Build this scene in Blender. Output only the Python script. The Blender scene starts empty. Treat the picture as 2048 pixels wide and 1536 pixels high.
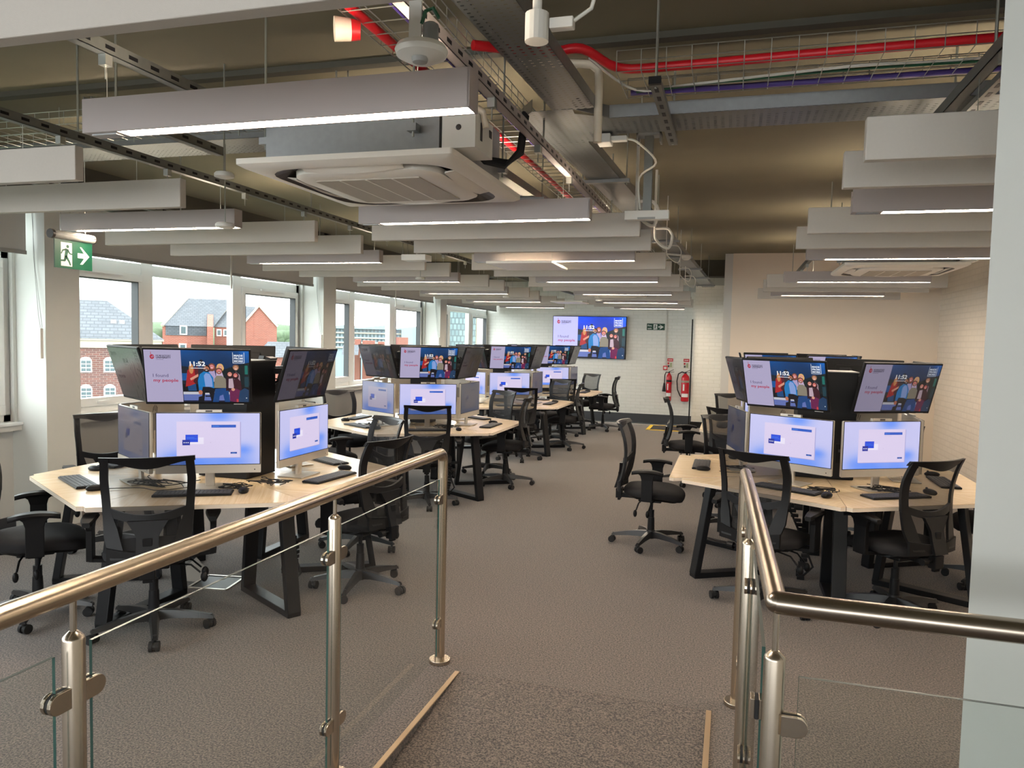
import bpy, math, random
from mathutils import Vector, Matrix
random.seed(7)
SC = bpy.context.scene
COL = SC.collection
PI = math.pi
R = math.radians
# ------------------------------------------------------------------ camera
YAW, PITCH, ROLL, FPX, CAMZ = R(16.3287), R(3.4291), R(1.3223), 1496.8, 1.70
fwd = Vector((-math.sin(YAW) * math.cos(PITCH), math.cos(YAW) * math.cos(PITCH), -math.sin(PITCH)))
rgt0 = Vector((math.cos(YAW), math.sin(YAW), 0)); up0 = rgt0.cross(fwd)
rgt = rgt0 * math.cos(ROLL) + up0 * math.sin(ROLL)
upv = -rgt0 * math.sin(ROLL) + up0 * math.cos(ROLL)
cd = bpy.data.cameras.new('camera'); cam = bpy.data.objects.new('camera', cd); COL.objects.link(cam)
cam.matrix_world = Matrix(((rgt.x, upv.x, -fwd.x, 0), (rgt.y, upv.y, -fwd.y, 0), (rgt.z, upv.z, -fwd.z, CAMZ), (0, 0, 0, 1)))
cd.sensor_width = 36; cd.lens = FPX / 2048 * 36; cd.clip_start = .05; cd.clip_end = 4000
SC.camera = cam
# ------------------------------------------------------------------ view, world
SC.view_settings.view_transform = 'Standard'; SC.view_settings.look = 'None'
EXPO = 1.95
SC.view_settings.exposure = EXPO; SC.view_settings.gamma = 1; SC.view_settings.use_curve_mapping = False
SKY = 5.0
SUN = 0.0
LAMP = 32.0
UPLIGHT = 16.0
w = bpy.data.worlds.new('overcast_sky'); SC.world = w; w.use_nodes = True
nt = w.node_tree; nt.nodes.clear()
def wn(t, **k):
    n = nt.nodes.new(t)
    for a, b in k.items(): setattr(n, a, b)
    return n
tc = wn('ShaderNodeTexCoord'); mp = wn('ShaderNodeMapping'); mp.inputs['Scale'].default_value = (1, 1, 3.5)
no = wn('ShaderNodeTexNoise'); no.inputs['Scale'].default_value = 3.2; no.inputs['Detail'].default_value = 6; no.inputs['Roughness'].default_value = .55
rp = wn('ShaderNodeValToRGB'); rp.color_ramp.elements[0].position = .36; rp.color_ramp.elements[0].color = (.29, .31, .34, 1)
rp.color_ramp.elements[1].position = .56; rp.color_ramp.elements[1].color = (.47, .48, .48, 1)
bg = wn('ShaderNodeBackground'); bg.inputs['Strength'].default_value = SKY; ow = wn('ShaderNodeOutputWorld')
for a, b in ((tc.outputs['Generated'], mp.inputs[0]), (mp.outputs[0], no.inputs['Vector']), (no.outputs['Fac'], rp.inputs[0]), (rp.outputs[0], bg.inputs[0]), (bg.outputs[0], ow.inputs[0])): nt.links.new(a, b)

# ------------------------------------------------------------------ materials
def lin(c):
    return tuple(((v / 255) / 12.92 if v <= 10.3 else (((v / 255) + .055) / 1.055) ** 2.4) for v in c)
MATS = {}
def mat(name, rgb, rough=.5, metal=0, noise=0, nscale=20, bump=0, bscale=80, spec=.5, aniso=False, emit=None, estr=0):
    m = bpy.data.materials.new(name); m.use_nodes = True; MATS[name] = m
    t = m.node_tree; b = t.nodes['Principled BSDF']
    c = lin(rgb); b.inputs['Base Color'].default_value = (*c, 1)
    b.inputs['Roughness'].default_value = rough; b.inputs['Metallic'].default_value = metal
    b.inputs['Specular IOR Level'].default_value = spec
    co = t.nodes.new('ShaderNodeTexCoord')
    n = t.nodes.new('ShaderNodeTexNoise'); n.inputs['Scale'].default_value = nscale; n.inputs['Detail'].default_value = 4
    t.links.new(co.outputs['Object'], n.inputs['Vector'])
    mx = t.nodes.new('ShaderNodeMix'); mx.data_type = 'RGBA'
    k = noise
    mx.inputs[6].default_value = (*[v * (1 - k) for v in c], 1); mx.inputs[7].default_value = (*[min(1, v * (1 + k)) for v in c], 1)
    t.links.new(n.outputs['Fac'], mx.inputs[0]); t.links.new(mx.outputs[2], b.inputs['Base Color'])
    if bump:
        n2 = t.nodes.new('ShaderNodeTexNoise'); n2.inputs['Scale'].default_value = bscale; n2.inputs['Detail'].default_value = 3
        t.links.new(co.outputs['Object'], n2.inputs['Vector'])
        bp = t.nodes.new('ShaderNodeBump'); bp.inputs['Strength'].default_value = bump; bp.inputs['Distance'].default_value = .004
        t.links.new(n2.outputs['Fac'], bp.inputs['Height']); t.links.new(bp.outputs[0], b.inputs['Normal'])
    if emit:
        b.inputs['Emission Color'].default_value = (*lin(emit), 1); b.inputs['Emission Strength'].default_value = estr
    return m
mat('white_paint', (214, 212, 205), .6, noise=.03, nscale=3, bump=.05, bscale=60)
mat('pier_paint', (206, 208, 202), .55, noise=.03, nscale=2, bump=.05, bscale=50)
mat('cream_paint', (236, 222, 204), .6, noise=.02, nscale=1.5)
mat('slab', (114, 107, 86), .75, noise=.22, nscale=1.3, bump=.15, bscale=9)
mat('slab_dark', (70, 67, 56), .75, noise=.12, nscale=2)
mat('skirting', (62, 64, 68), .6)
mat('felt', (192, 186, 177), .9, noise=.03, nscale=90, bump=.1, bscale=400)
mat('fitting', (164, 155, 151), .4)
mat('plastic_white', (222, 220, 212), .4)
mat('plastic_grey', (150, 150, 146), .45)
mat('ac_white', (234, 229, 218), .35)
mat('ac_grille', (176, 168, 154), .5, noise=.06, nscale=300)
mat('ac_dark', (52, 48, 46), .4)
mat('galvanised', (150, 152, 152), .42, .75, noise=.12, nscale=30)
mat('strut_steel', (120, 122, 118), .45, .7, noise=.1, nscale=40)
mat('wire', (170, 172, 165), .35, .8)
mat('pipe_cream', (226, 214, 192), .4)
mat('black_metal', (24, 25, 28), .4, .1, noise=.1, nscale=15, spec=.35)
mat('black_plastic', (20, 20, 22), .42, noise=.1, nscale=10, spec=.22)
mat('frame_plastic', (20, 20, 22), .42, spec=.3)
mat('base_plastic', (38, 38, 40), .33)
mat('seat_fabric', (28, 27, 30), .85, noise=.25, nscale=260, bump=.3, bscale=500)
mat('chrome', (190, 190, 190), .12, 1)
mat('silver', (200, 194, 184), .35, .55)
mat('silver_dark', (140, 140, 140), .38, .5)
mat('rubber', (22, 22, 24), .7)
mat('key_grey', (70, 72, 76), .5)
mat('upvc', (238, 240, 238), .35)
mat('gasket', (60, 62, 64), .6)
mat('blind_fabric', (198, 198, 194), .85, noise=.04, nscale=200)
mat('red_cable', (205, 20, 34), .4)
mat('purple_cable', (80, 62, 140), .45)
mat('green_cable', (30, 90, 60), .45)
mat('white_cable', (222, 222, 212), .45)
mat('red_plastic', (200, 28, 34), .4)
mat('ext_red', (200, 24, 38), .25)
mat('label_white', (232, 230, 226), .5)
mat('sign_green', (0, 50, 34), .4)
mat('yellow', (240, 200, 20), .5)
mat('vinyl', (96, 100, 102), .3)
mat('edge_band', (226, 212, 194), .5)
mat('trim_metal', (196, 170, 140), .35, .6)
mat('tree', (70, 86, 62), .9, noise=.5, nscale=1.2)
mat('concrete_far', (150, 164, 166), .8, noise=.1)
mat('cladding', (120, 134, 140), .6, noise=.05)
mat('tan_clad', (136, 124, 96), .7)
mat('stone', (160, 150, 134), .8)
mat('far_glass', (58, 74, 78), .2)
mat('led_green', (120, 255, 120), .4, emit=(90, 255, 110), estr=2)
mat('diffuser', (255, 250, 235), .4, emit=(255, 236, 212), estr=LAMP)
mat('uplight', (255, 250, 235), .4, emit=(255, 236, 212), estr=UPLIGHT)
mat('grey_paint', (170, 172, 168), .6)

def nodes(name):
    m = MATS[name]; return m, m.node_tree, m.node_tree.nodes['Principled BSDF']
def brushed(name, rgb, axis):
    m = mat(name, rgb, .27, 1.0)
    return
    t = m.node_tree; b = t.nodes['Principled BSDF']
    co = t.nodes.new('ShaderNodeTexCoord'); mp = t.nodes.new('ShaderNodeMapping')
    sc = [900, 900, 900]; sc['XYZ'.index(axis)] = 2.5; mp.inputs['Scale'].default_value = sc
    n = t.nodes.new('ShaderNodeTexNoise'); n.inputs['Scale'].default_value = 1
    mr = t.nodes.new('ShaderNodeMapRange'); mr.inputs[3].default_value = .24; mr.inputs[4].default_value = .34
    t.links.new(co.outputs['Object'], mp.inputs[0]); t.links.new(mp.outputs[0], n.inputs['Vector'])
    t.links.new(n.outputs['Fac'], mr.inputs[0]); t.links.new(mr.outputs[0], b.inputs['Roughness'])
brushed('steel_y', (198, 183, 162), 'Y'); brushed('steel_z', (188, 176, 160), 'Z'); brushed('steel_x', (170, 158, 144), 'X')

def carpet():
    m = mat('carpet', (112, 104, 97), .95, bump=.7, bscale=260)
    t = m.node_tree; b = t.nodes['Principled BSDF']
    co = t.nodes.new('ShaderNodeTexCoord')
    n = t.nodes.new('ShaderNodeTexNoise'); n.inputs['Scale'].default_value = 115; n.inputs['Detail'].default_value = 3; n.inputs['Roughness'].default_value = .7
    mo = t.nodes.new('ShaderNodeMapping'); mo.inputs['Location'].default_value = (.137, .211, .4437); t.links.new(co.outputs['Object'], mo.inputs[0])
    for q in t.nodes:
        if q.type == 'TEX_NOISE': t.links.new(mo.outputs[0], q.inputs['Vector'])
    r = t.nodes.new('ShaderNodeValToRGB'); e = r.color_ramp.elements
    e[0].position = .40; e[0].color = (*lin((34, 29, 26)), 1); e[1].position = .62; e[1].color = (*lin((128, 113, 103)), 1)
    t.links.new(n.outputs['Fac'], r.inputs[0])
    t.links.new(r.outputs[0], b.inputs['Base Color'])
    b.inputs['Sheen Weight'].default_value = .3
carpet()
def wood():
    m = mat('beech', (226, 200, 166), .24)
    t = m.node_tree; b = t.nodes['Principled BSDF']
    co = t.nodes.new('ShaderNodeTexCoord'); mp = t.nodes.new('ShaderNodeMapping'); mp.inputs['Scale'].default_value = (1.2, 26, 26)
    n = t.nodes.new('ShaderNodeTexNoise'); n.inputs['Scale'].default_value = 2.2; n.inputs['Detail'].default_value = 5; n.inputs['Distortion'].default_value = .6
    r = t.nodes.new('ShaderNodeValToRGB'); e = r.color_ramp.elements
    e[0].position = .3; e[0].color = (*lin((224, 198, 160)), 1); e[1].position = .7; e[1].color = (*lin((240, 220, 188)), 1)
    for a, c in ((co.outputs['Object'], mp.inputs[0]), (mp.outputs[0], n.inputs['Vector']), (n.outputs['Fac'], r.inputs[0]), (r.outputs[0], b.inputs['Base Color'])): t.links.new(a, c)
wood()
def brick(name, axes, c1, c2, mortar, bw, bh, ms, bumpd, rough=.6, bumps=.6):
    m = mat(name, c1, rough)
    t = m.node_tree; b = t.nodes['Principled BSDF']
    co = t.nodes.new('ShaderNodeTexCoord'); sp = t.nodes.new('ShaderNodeSeparateXYZ'); cb = t.nodes.new('ShaderNodeCombineXYZ')
    t.links.new(co.outputs['Object'], sp.inputs[0])
    t.links.new(sp.outputs[axes[0]], cb.inputs[0]); t.links.new(sp.outputs[axes[1]], cb.inputs[1])
    br = t.nodes.new('ShaderNodeTexBrick'); br.inputs['Scale'].default_value = 1
    br.inputs['Brick Width'].default_value = bw; br.inputs['Row Height'].default_value = bh; br.inputs['Mortar Size'].default_value = ms
    br.inputs['Mortar Smooth'].default_value = .4
    br.inputs['Color1'].default_value = (*lin(c1), 1); br.inputs['Color2'].default_value = (*lin(c2), 1); br.inputs['Mortar'].default_value = (*lin(mortar), 1)
    t.links.new(cb.outputs[0], br.inputs['Vector']); t.links.new(br.outputs['Color'], b.inputs['Base Color'])
    n = t.nodes.new('ShaderNodeTexNoise'); n.inputs['Scale'].default_value = 14; t.links.new(co.outputs['Object'], n.inputs['Vector'])
    ad = t.nodes.new('ShaderNodeMath'); ad.operation = 'MULTIPLY_ADD'; ad.inputs[1].default_value = -1
    t.links.new(br.outputs['Fac'], ad.inputs[0]); t.links.new(n.outputs['Fac'], ad.inputs[2])
    bp = t.nodes.new('ShaderNodeBump'); bp.inputs['Strength'].default_value = bumps; bp.inputs['Distance'].default_value = bumpd
    t.links.new(ad.outputs[0], bp.inputs['Height']); t.links.new(bp.outputs[0], b.inputs['Normal'])
brick('white_brick_x', (0, 2), (234, 233, 226), (230, 229, 222), (226, 225, 217), .225, .075, .010, .004, .6, .45)
brick('white_brick_y', (1, 2), (232, 222, 208), (228, 218, 204), (222, 212, 198), .225, .075, .010, .003, .6, .35)
brick('red_brick', (0, 2), (132, 70, 56), (120, 62, 50), (128, 104, 92), .55, .2, .03, .01, .9, .2)
brick('mottled_brick', (0, 2), (104, 66, 58), (84, 58, 54), (116, 100, 94), .6, .2, .03, .01, .9, .2)
brick('slate', (0, 2), (64, 68, 74), (76, 80, 86), (50, 54, 60), .7, .32, .05, .02, .8, .3)
brick('tower_panels', (0, 2), (108, 128, 128), (86, 106, 110), (66, 78, 84), 1.7, 2.6, .3, .02, .5, .2)

def perforated():
    m = mat('perforated', (112, 115, 114), .4, .7, noise=.1, nscale=12)
    t = m.node_tree; b = t.nodes['Principled BSDF']; out = t.nodes['Material Output']
    co = t.nodes.new('ShaderNodeTexCoord'); sp = t.nodes.new('ShaderNodeSeparateXYZ'); t.links.new(co.outputs['Object'], sp.inputs[0])
    def M(op, a, bb=None, c=None):
        n = t.nodes.new('ShaderNodeMath'); n.operation = op
        for i, v in enumerate((a, bb, c)):
            if v is None: continue
            if isinstance(v, (int, float)): n.inputs[i].default_value = v
            else: t.links.new(v, n.inputs[i])
        return n.outputs[0]
    fx = M('ABSOLUTE', M('SUBTRACT', M('FRACT', M('MULTIPLY', sp.outputs[0], 1 / .034)), .5))
    fy = M('ABSOLUTE', M('SUBTRACT', M('FRACT', M('MULTIPLY', sp.outputs[1], 1 / .028)), .5))
    hole = M('MULTIPLY', M('LESS_THAN', fx, .2), M('LESS_THAN', fy, .15))
    tr = t.nodes.new('ShaderNodeBsdfTransparent'); mx = t.nodes.new('ShaderNodeMixShader')
    t.links.new(hole, mx.inputs[0]); t.links.new(b.outputs[0], mx.inputs[1]); t.links.new(tr.outputs[0], mx.inputs[2]); t.links.new(mx.outputs[0], out.inputs[0])
perforated()
def glass(name, tint, refl, rough=.0):
    m = mat(name, (255, 255, 255)); t = m.node_tree; out = t.nodes['Material Output']
    tr = t.nodes.new('ShaderNodeBsdfTransparent'); tr.inputs[0].default_value = (*tint, 1)
    gl = t.nodes.new('ShaderNodeBsdfGlossy'); gl.inputs['Roughness'].default_value = rough
    fr = t.nodes.new('ShaderNodeFresnel'); fr.inputs[0].default_value = refl
    mx = t.nodes.new('ShaderNodeMixShader'); ge = t.nodes.new('ShaderNodeNewGeometry')
    sb = t.nodes.new('ShaderNodeMath'); sb.operation = 'SUBTRACT'; sb.use_clamp = True
    t.links.new(fr.outputs[0], sb.inputs[0]); t.links.new(ge.outputs['Backfacing'], sb.inputs[1])
    t.links.new(sb.outputs[0], mx.inputs[0]); t.links.new(tr.outputs[0], mx.inputs[1]); t.links.new(gl.outputs[0], mx.inputs[2]); t.links.new(mx.outputs[0], out.inputs[0])
glass('pane', (.95, .98, .97), 1.35); glass('rail_glass', (.955, .972, .965), 1.42)
mat('glass_edge', (58, 92, 86), .15)
mat('glass_rim', (110, 116, 112), .2)
def meshfab():
    m = mat('chair_mesh', (24, 24, 26), .7); t = m.node_tree; b = t.nodes['Principled BSDF']; out = t.nodes['Material Output']
    tr = t.nodes.new('ShaderNodeBsdfTransparent'); mx = t.nodes.new('ShaderNodeMixShader'); mx.inputs[0].default_value = .34
    t.links.new(b.outputs[0], mx.inputs[1]); t.links.new(tr.outputs[0], mx.inputs[2]); t.links.new(mx.outputs[0], out.inputs[0])
meshfab()
def screenmat():
    m = bpy.data.materials.new('display'); m.use_nodes = True; MATS['display'] = m
    t = m.node_tree; b = t.nodes['Principled BSDF']
    b.inputs['Base Color'].default_value = (.012, .012, .014, 1); b.inputs['Roughness'].default_value = .22
    at = t.nodes.new('ShaderNodeAttribute'); at.attribute_name = 'Col'
    oi = t.nodes.new('ShaderNodeObjectInfo'); mx = t.nodes.new('ShaderNodeMix'); mx.data_type = 'RGBA'; mx.blend_type = 'MULTIPLY'; mx.inputs[0].default_value = 1
    t.links.new(at.outputs['Color'], mx.inputs[6]); t.links.new(oi.outputs['Color'], mx.inputs[7])
    t.links.new(mx.outputs[2], b.inputs['Emission Color']); b.inputs['Emission Strength'].default_value = 1 / 2 ** EXPO
screenmat()
def signmat():
    m = bpy.data.materials.new('printed'); m.use_nodes = True; MATS['printed'] = m
    t = m.node_tree; b = t.nodes['Principled BSDF']; b.inputs['Roughness'].default_value = .45
    at = t.nodes.new('ShaderNodeAttribute'); at.attribute_name = 'Col'; t.links.new(at.outputs['Color'], b.inputs['Base Color'])
signmat()

# ------------------------------------------------------------------ mesh building
class MB:
    def __init__(s): s.v = []; s.f = []; s.m = []; s.slots = []; s.cur = 0; s.T = None; s.c = []
    def mat(s, n):
        if n not in s.slots: s.slots.append(n)
        s.cur = s.slots.index(n); return s
    def add(s, vs, fs, col=None):
        k = len(s.v)
        if s.T is not None: vs = [tuple(s.T @ Vector(p)) for p in vs]
        s.v += [tuple(p) for p in vs]
        for f in fs: s.f.append([i + k for i in f]); s.m.append(s.cur); s.c.append(col)
        return s
    def box(s, x0, x1, y0, y1, z0, z1):
        v = [(x, y, z) for z in (z0, z1) for y in (y0, y1) for x in (x0, x1)]
        return s.add(v, [(0, 2, 3, 1), (4, 5, 7, 6), (0, 1, 5, 4), (2, 6, 7, 3), (0, 4, 6, 2), (1, 3, 7, 5)])
    def bc(s, c, d): return s.box(c[0] - d[0] / 2, c[0] + d[0] / 2, c[1] - d[1] / 2, c[1] + d[1] / 2, c[2] - d[2] / 2, c[2] + d[2] / 2)
    def prism(s, poly, z0, z1):
        n = len(poly); v = [(x, y, z0) for x, y in poly] + [(x, y, z1) for x, y in poly]
        return s.add(v, [list(range(n))[::-1], [n + i for i in range(n)]] + [(i, (i + 1) % n, n + (i + 1) % n, n + i) for i in range(n)])
    def prism_axis(s, poly, a0, a1, axis='y'):
        n = len(poly)
        def P(u, w, a): return (u, a, w) if axis == 'y' else (a, u, w)
        v = [P(u, w, a0) for u, w in poly] + [P(u, w, a1) for u, w in poly]
        return s.add(v, [list(range(n)), [n + i for i in range(n)][::-1]] + [(i, n + i, n + (i + 1) % n, (i + 1) % n) for i in range(n)])
    def tube(s, pts, r, seg=8, caps=True):
        pts = [Vector(p) for p in pts]; rr = r if isinstance(r, (list, tuple)) else [r] * len(pts)
        tans = []
        for i in range(len(pts)):
            a = pts[max(0, i - 1)]; b = pts[min(len(pts) - 1, i + 1)]; tans.append((b - a).normalized())
        t0 = tans[0]; n = t0.orthogonal().normalized(); v = []
        for i, p in enumerate(pts):
            t = tans[i]; n = (n - t * n.dot(t)); n = n.normalized() if n.length > 1e-6 else t.orthogonal().normalized(); b = t.cross(n)
            for k in range(seg):
                a = 2 * PI * k / seg; v.append(p + (n * math.cos(a) + b * math.sin(a)) * rr[i])
        f = []
        for i in range(len(pts) - 1):
            for k in range(seg):
                k2 = (k + 1) % seg; f.append((i * seg + k, i * seg + k2, (i + 1) * seg + k2, (i + 1) * seg + k))
        if caps: f.append(list(range(seg))[::-1]); f.append([(len(pts) - 1) * seg + k for k in range(seg)])
        return s.add([tuple(x) for x in v], f)
    def cyl(s, a, b, r, r2=None, seg=16): return s.tube([a, b], [r, r if r2 is None else r2], seg)
    def bar(s, a, b, w, h, up=(0, 0, 1)):
        a = Vector(a); b = Vector(b); d = (b - a).normalized(); u = Vector(up); sd = d.cross(u)
        sd = sd.normalized() if sd.length > 1e-5 else Vector((1, 0, 0)); u = sd.cross(d)
        v = []
        for p in (a, b):
            for i, j in ((-1, -1), (1, -1), (1, 1), (-1, 1)): v.append(tuple(p + sd * w / 2 * i + u * h / 2 * j))
        return s.add(v, [(0, 3, 2, 1), (4, 5, 6, 7), (0, 1, 5, 4), (1, 2, 6, 5), (2, 3, 7, 6), (3, 0, 4, 7)])
    def lathe(s, prof, c=(0, 0, 0), seg=20):
        n = len(prof); v = []
        for r, z in prof:
            for k in range(seg): a = 2 * PI * k / seg; v.append((c[0] + r * math.cos(a), c[1] + r * math.sin(a), c[2] + z))
        f = [(i * seg + k, i * seg + (k + 1) % seg, (i + 1) * seg + (k + 1) % seg, (i + 1) * seg + k) for i in range(n - 1) for k in range(seg)]
        f.append(list(range(seg))[::-1]); f.append([(n - 1) * seg + k for k in range(seg)])
        return s.add(v, f)
    def loft(s, rings, cap=True):
        n = len(rings[0]); v = [p for r in rings for p in r]
        f = [(i * n + k, i * n + (k + 1) % n, (i + 1) * n + (k + 1) % n, (i + 1) * n + k) for i in range(len(rings) - 1) for k in range(n)]
        if cap: f.append(list(range(n))[::-1]); f.append([(len(rings) - 1) * n + k for k in range(n)])
        return s.add(v, f)
    def ell(s, c, r, seg=14, rg=8):
        return s.lathe_e(c, r, seg, rg)
    def lathe_e(s, c, r, seg, rg):
        v = []
        for i in range(rg + 1):
            t = PI * i / rg * .996 + .006
            for k in range(seg): a = 2 * PI * k / seg; v.append((c[0] + r[0] * math.sin(t) * math.cos(a), c[1] + r[1] * math.sin(t) * math.sin(a), c[2] - r[2] * math.cos(t)))
        f = [(i * seg + k, i * seg + (k + 1) % seg, (i + 1) * seg + (k + 1) % seg, (i + 1) * seg + k) for i in range(rg) for k in range(seg)]
        f.append(list(range(seg))[::-1]); f.append([rg * seg + k for k in range(seg)])
        return s.add(v, f)
    def strip(s, fn, nu, nv, th):
        # fn(a,b)->point ; solid strip, thickness along local y
        F = [Vector(fn(i / nu, j / nv)) for j in range(nv + 1) for i in range(nu + 1)]
        B = [p + Vector((0, th, 0)) for p in F]; N = len(F); w = nu + 1
        f = []
        for j in range(nv):
            for i in range(nu):
                a = j * w + i; f.append((a, a + 1, a + w + 1, a + w)); f.append((N + a, N + a + w, N + a + w + 1, N + a + 1))
        for i in range(nu):
            f.append((i, N + i, N + i + 1, i + 1)); a = nv * w + i; f.append((a, a + 1, N + a + 1, N + a))
        for j in range(nv):
            a = j * w; f.append((a, a + w, N + a + w, N + a)); a = j * w + nu; f.append((a, N + a, N + a + w, a + w))
        return s.add([tuple(p) for p in F + B], f)
    def mesh(s, name, recalc=True, smooth=None):
        me = bpy.data.meshes.new(name); me.from_pydata(s.v, [], s.f)
        for n in s.slots: me.materials.append(MATS[n])
        me.polygons.foreach_set('material_index', s.m)
        if any(c is not None for c in s.c):
            at = me.color_attributes.new('Col', 'FLOAT_COLOR', 'CORNER'); i = 0
            for p, c in zip(me.polygons, s.c):
                for q in range(p.loop_total):
                    cc = c if c is not None else (0, 0, 0)
                    if isinstance(cc, list): cc = cc[q]
                    at.data[i].color = (*cc, 1); i += 1
        elif recalc:
            import bmesh
            bm = bmesh.new(); bm.from_mesh(me); bmesh.ops.recalc_face_normals(bm, faces=bm.faces); bm.to_mesh(me); bm.free()
        if smooth:
            me.polygons.foreach_set('use_smooth', [True] * len(me.polygons)); me.set_sharp_from_angle(angle=R(smooth))
        me.update(); return me
    def obj(s, name, parent=None, smooth=None, bevel=0, loc=None, rot=None):
        me = s.mesh(name, smooth=smooth); o = bpy.data.objects.new(name, me); COL.objects.link(o)
        if parent is not None: o.parent = parent
        if loc: o.location = loc
        if rot: o.rotation_euler = rot
        if bevel:
            b = o.modifiers.new('bevel', 'BEVEL'); b.width = bevel; b.segments = 2; b.limit_method = 'ANGLE'; b.angle_limit = R(40)
        return o
def M(n): return MB().mat(n)
def tag(o, label=None, cat=None, group=None, kind=None):
    if label: o['label'] = label
    if cat: o['category'] = cat
    if group: o['group'] = group
    if kind: o['kind'] = kind
    return o
def thing(name, loc=(0, 0, 0), rz=0, label=None, cat=None, group=None):
    o = bpy.data.objects.new(name, None); COL.objects.link(o); o.location = loc; o.rotation_euler = (0, 0, rz); o.empty_display_size = .1
    return tag(o, label, cat, group)
def struct(name, mb, label=None, **k):
    o = mb.obj(name, **k); o['kind'] = 'structure'
    if label: o['label'] = label
    return o
def dup(root, loc=None, rot=None, label=None, group=None):
    def cp(o, par):
        c = o.copy(); COL.objects.link(c)
        if par is not None: c.parent = par
        for ch in list(o.children): cp(ch, c)
        return c
    r = cp(root, None)
    if loc is not None: r.location = loc
    if rot is not None: r.rotation_euler = rot
    if label: r['label'] = label
    if group: r['group'] = group
    return r
# text -> triangles cache
TXT = {}
def text_tris(s, bold=0.0):
    k = (s, bold)
    if k in TXT: return TXT[k]
    cu = bpy.data.curves.new('t', 'FONT'); cu.body = s; cu.size = 1; cu.offset = bold; cu.resolution_u = 2
    o = bpy.data.objects.new('t', cu); COL.objects.link(o); bpy.context.view_layer.update()
    dg = bpy.context.evaluated_depsgraph_get(); me = o.evaluated_get(dg).to_mesh()
    v = [tuple(p.co) for p in me.vertices]; f = [list(p.vertices) for p in me.polygons]
    o.evaluated_get(dg).to_mesh_clear(); bpy.data.objects.remove(o); bpy.data.curves.remove(cu)
    x0 = min(p[0] for p in v); x1 = max(p[0] for p in v)
    v = [((p[0] - x0), p[1]) for p in v]; TXT[k] = (v, f, x1 - x0); return TXT[k]
class Art(MB):
    """flat printed or displayed artwork facing local -Y; u to the right 0..W, v up 0..H"""
    def __init__(s, W, H, y0, matn='display', z0=0):
        super().__init__(); s.mat(matn); s.W = W; s.H = H; s.y = y0; s.lay = 0; s.z0 = z0
    def P(s, u, v): return (-s.W / 2 + u * s.W, s.y - s.lay * .000012, s.z0 + v * s.H)
    def poly(s, pts, col, step=True):
        if step: s.lay += 1
        c = [lin(q) for q in col] if isinstance(col, list) else lin(col)
        s.add([s.P(*p) for p in pts], [list(range(len(pts)))], c); return s
    def rect(s, u0, v0, u1, v1, col, step=True): return s.poly([(u0, v0), (u1, v0), (u1, v1), (u0, v1)], col, step)
    def oval(s, u, v, ru, rv, col, n=14): return s.poly([(u + ru * math.cos(2 * PI * k / n), v + rv * math.sin(2 * PI * k / n)) for k in range(n)], col)
    def grid(s, u0, v0, u1, v1, nu, nv, fn):
        s.lay += 1
        for i in range(nu):
            for j in range(nv):
                q = [(u0 + (u1 - u0) * a / nu, v0 + (v1 - v0) * b / nv) for a, b in ((i, j), (i + 1, j), (i + 1, j + 1), (i, j + 1))]
                s.poly(q, [fn(*p) for p in q], False)
        return s
    def text(s, t, u, v, h, col, bold=0.0, width=None):
        s.lay += 1; vs, fs, wd = text_tris(t, bold)
        k = h / .7; kx = k * s.H / s.W
        if width: kx = width / wd
        s.add([s.P(u + p[0] * kx, v + p[1] * k) for p in vs], fs, lin(col)); return s

# ================================================================== SHELL
fl = M('carpet')
fl.box(-5.9, -1.28, -6.1, 15.6, -.17, 0); fl.box(-1.28, -.04, 3.5, 15.6, -.17, 0); fl.box(-.04, 2.9, 1.6, 15.6, -.17, 0)
struct('floor', fl)
struct('floor', M('carpet').box(-1.28, 2.9, -6.1, 3.5, -.3, -.172))
struct('floor', M('vinyl').box(-5.9, 2.9, 15.6, 17.8, -.3, -.171))
rm = M('carpet'); rm.add([(-1.28, 3.5, -.001), (-.04, 3.5, -.001), (-1.28, 1.3, -.17), (-.04, 1.3, -.17), (-1.28, 3.5, -.171), (-.04, 3.5, -.171)], [(0, 1, 3, 2), (0, 4, 5, 1), (0, 2, 4), (1, 5, 3), (2, 3, 5, 4)])
struct('floor', rm)
struct('trim_1', M('trim_metal').box(-1.292, -1.268, -.5, 3.5, 0, .006), 'metal edging strip along the left side of the ramp')
struct('trim_2', M('trim_metal').box(-.052, -.028, 1.7, 3.5, 0, .006), 'metal edging strip along the right side of the ramp')
struct('trim_3', M('white_paint').box(-5.4, -.78, 15.58, 15.62, 0, .004), 'pale nosing strip where the carpet ends near the back wall')
ce = M('slab'); ce.box(-6.1, 3.1, -6.3, 17.9, 3.1, 3.25)
struct('ceiling', ce)
bm_ = M('slab_dark'); bm_.box(-5.7, 2.9, 3.50, 3.56, 3.07, 3.1); bm_.box(-5.7, -.03, 13.05, 13.4, 2.83, 3.1)
struct('trim_4', bm_, 'dark shallow beams across the ceiling slab')
struct('trim_5', M('slab_dark').box(-6, -5.45, -3, 17.6, 2.8, 3.1), 'dark downstand along the ceiling above the windows')
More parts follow.
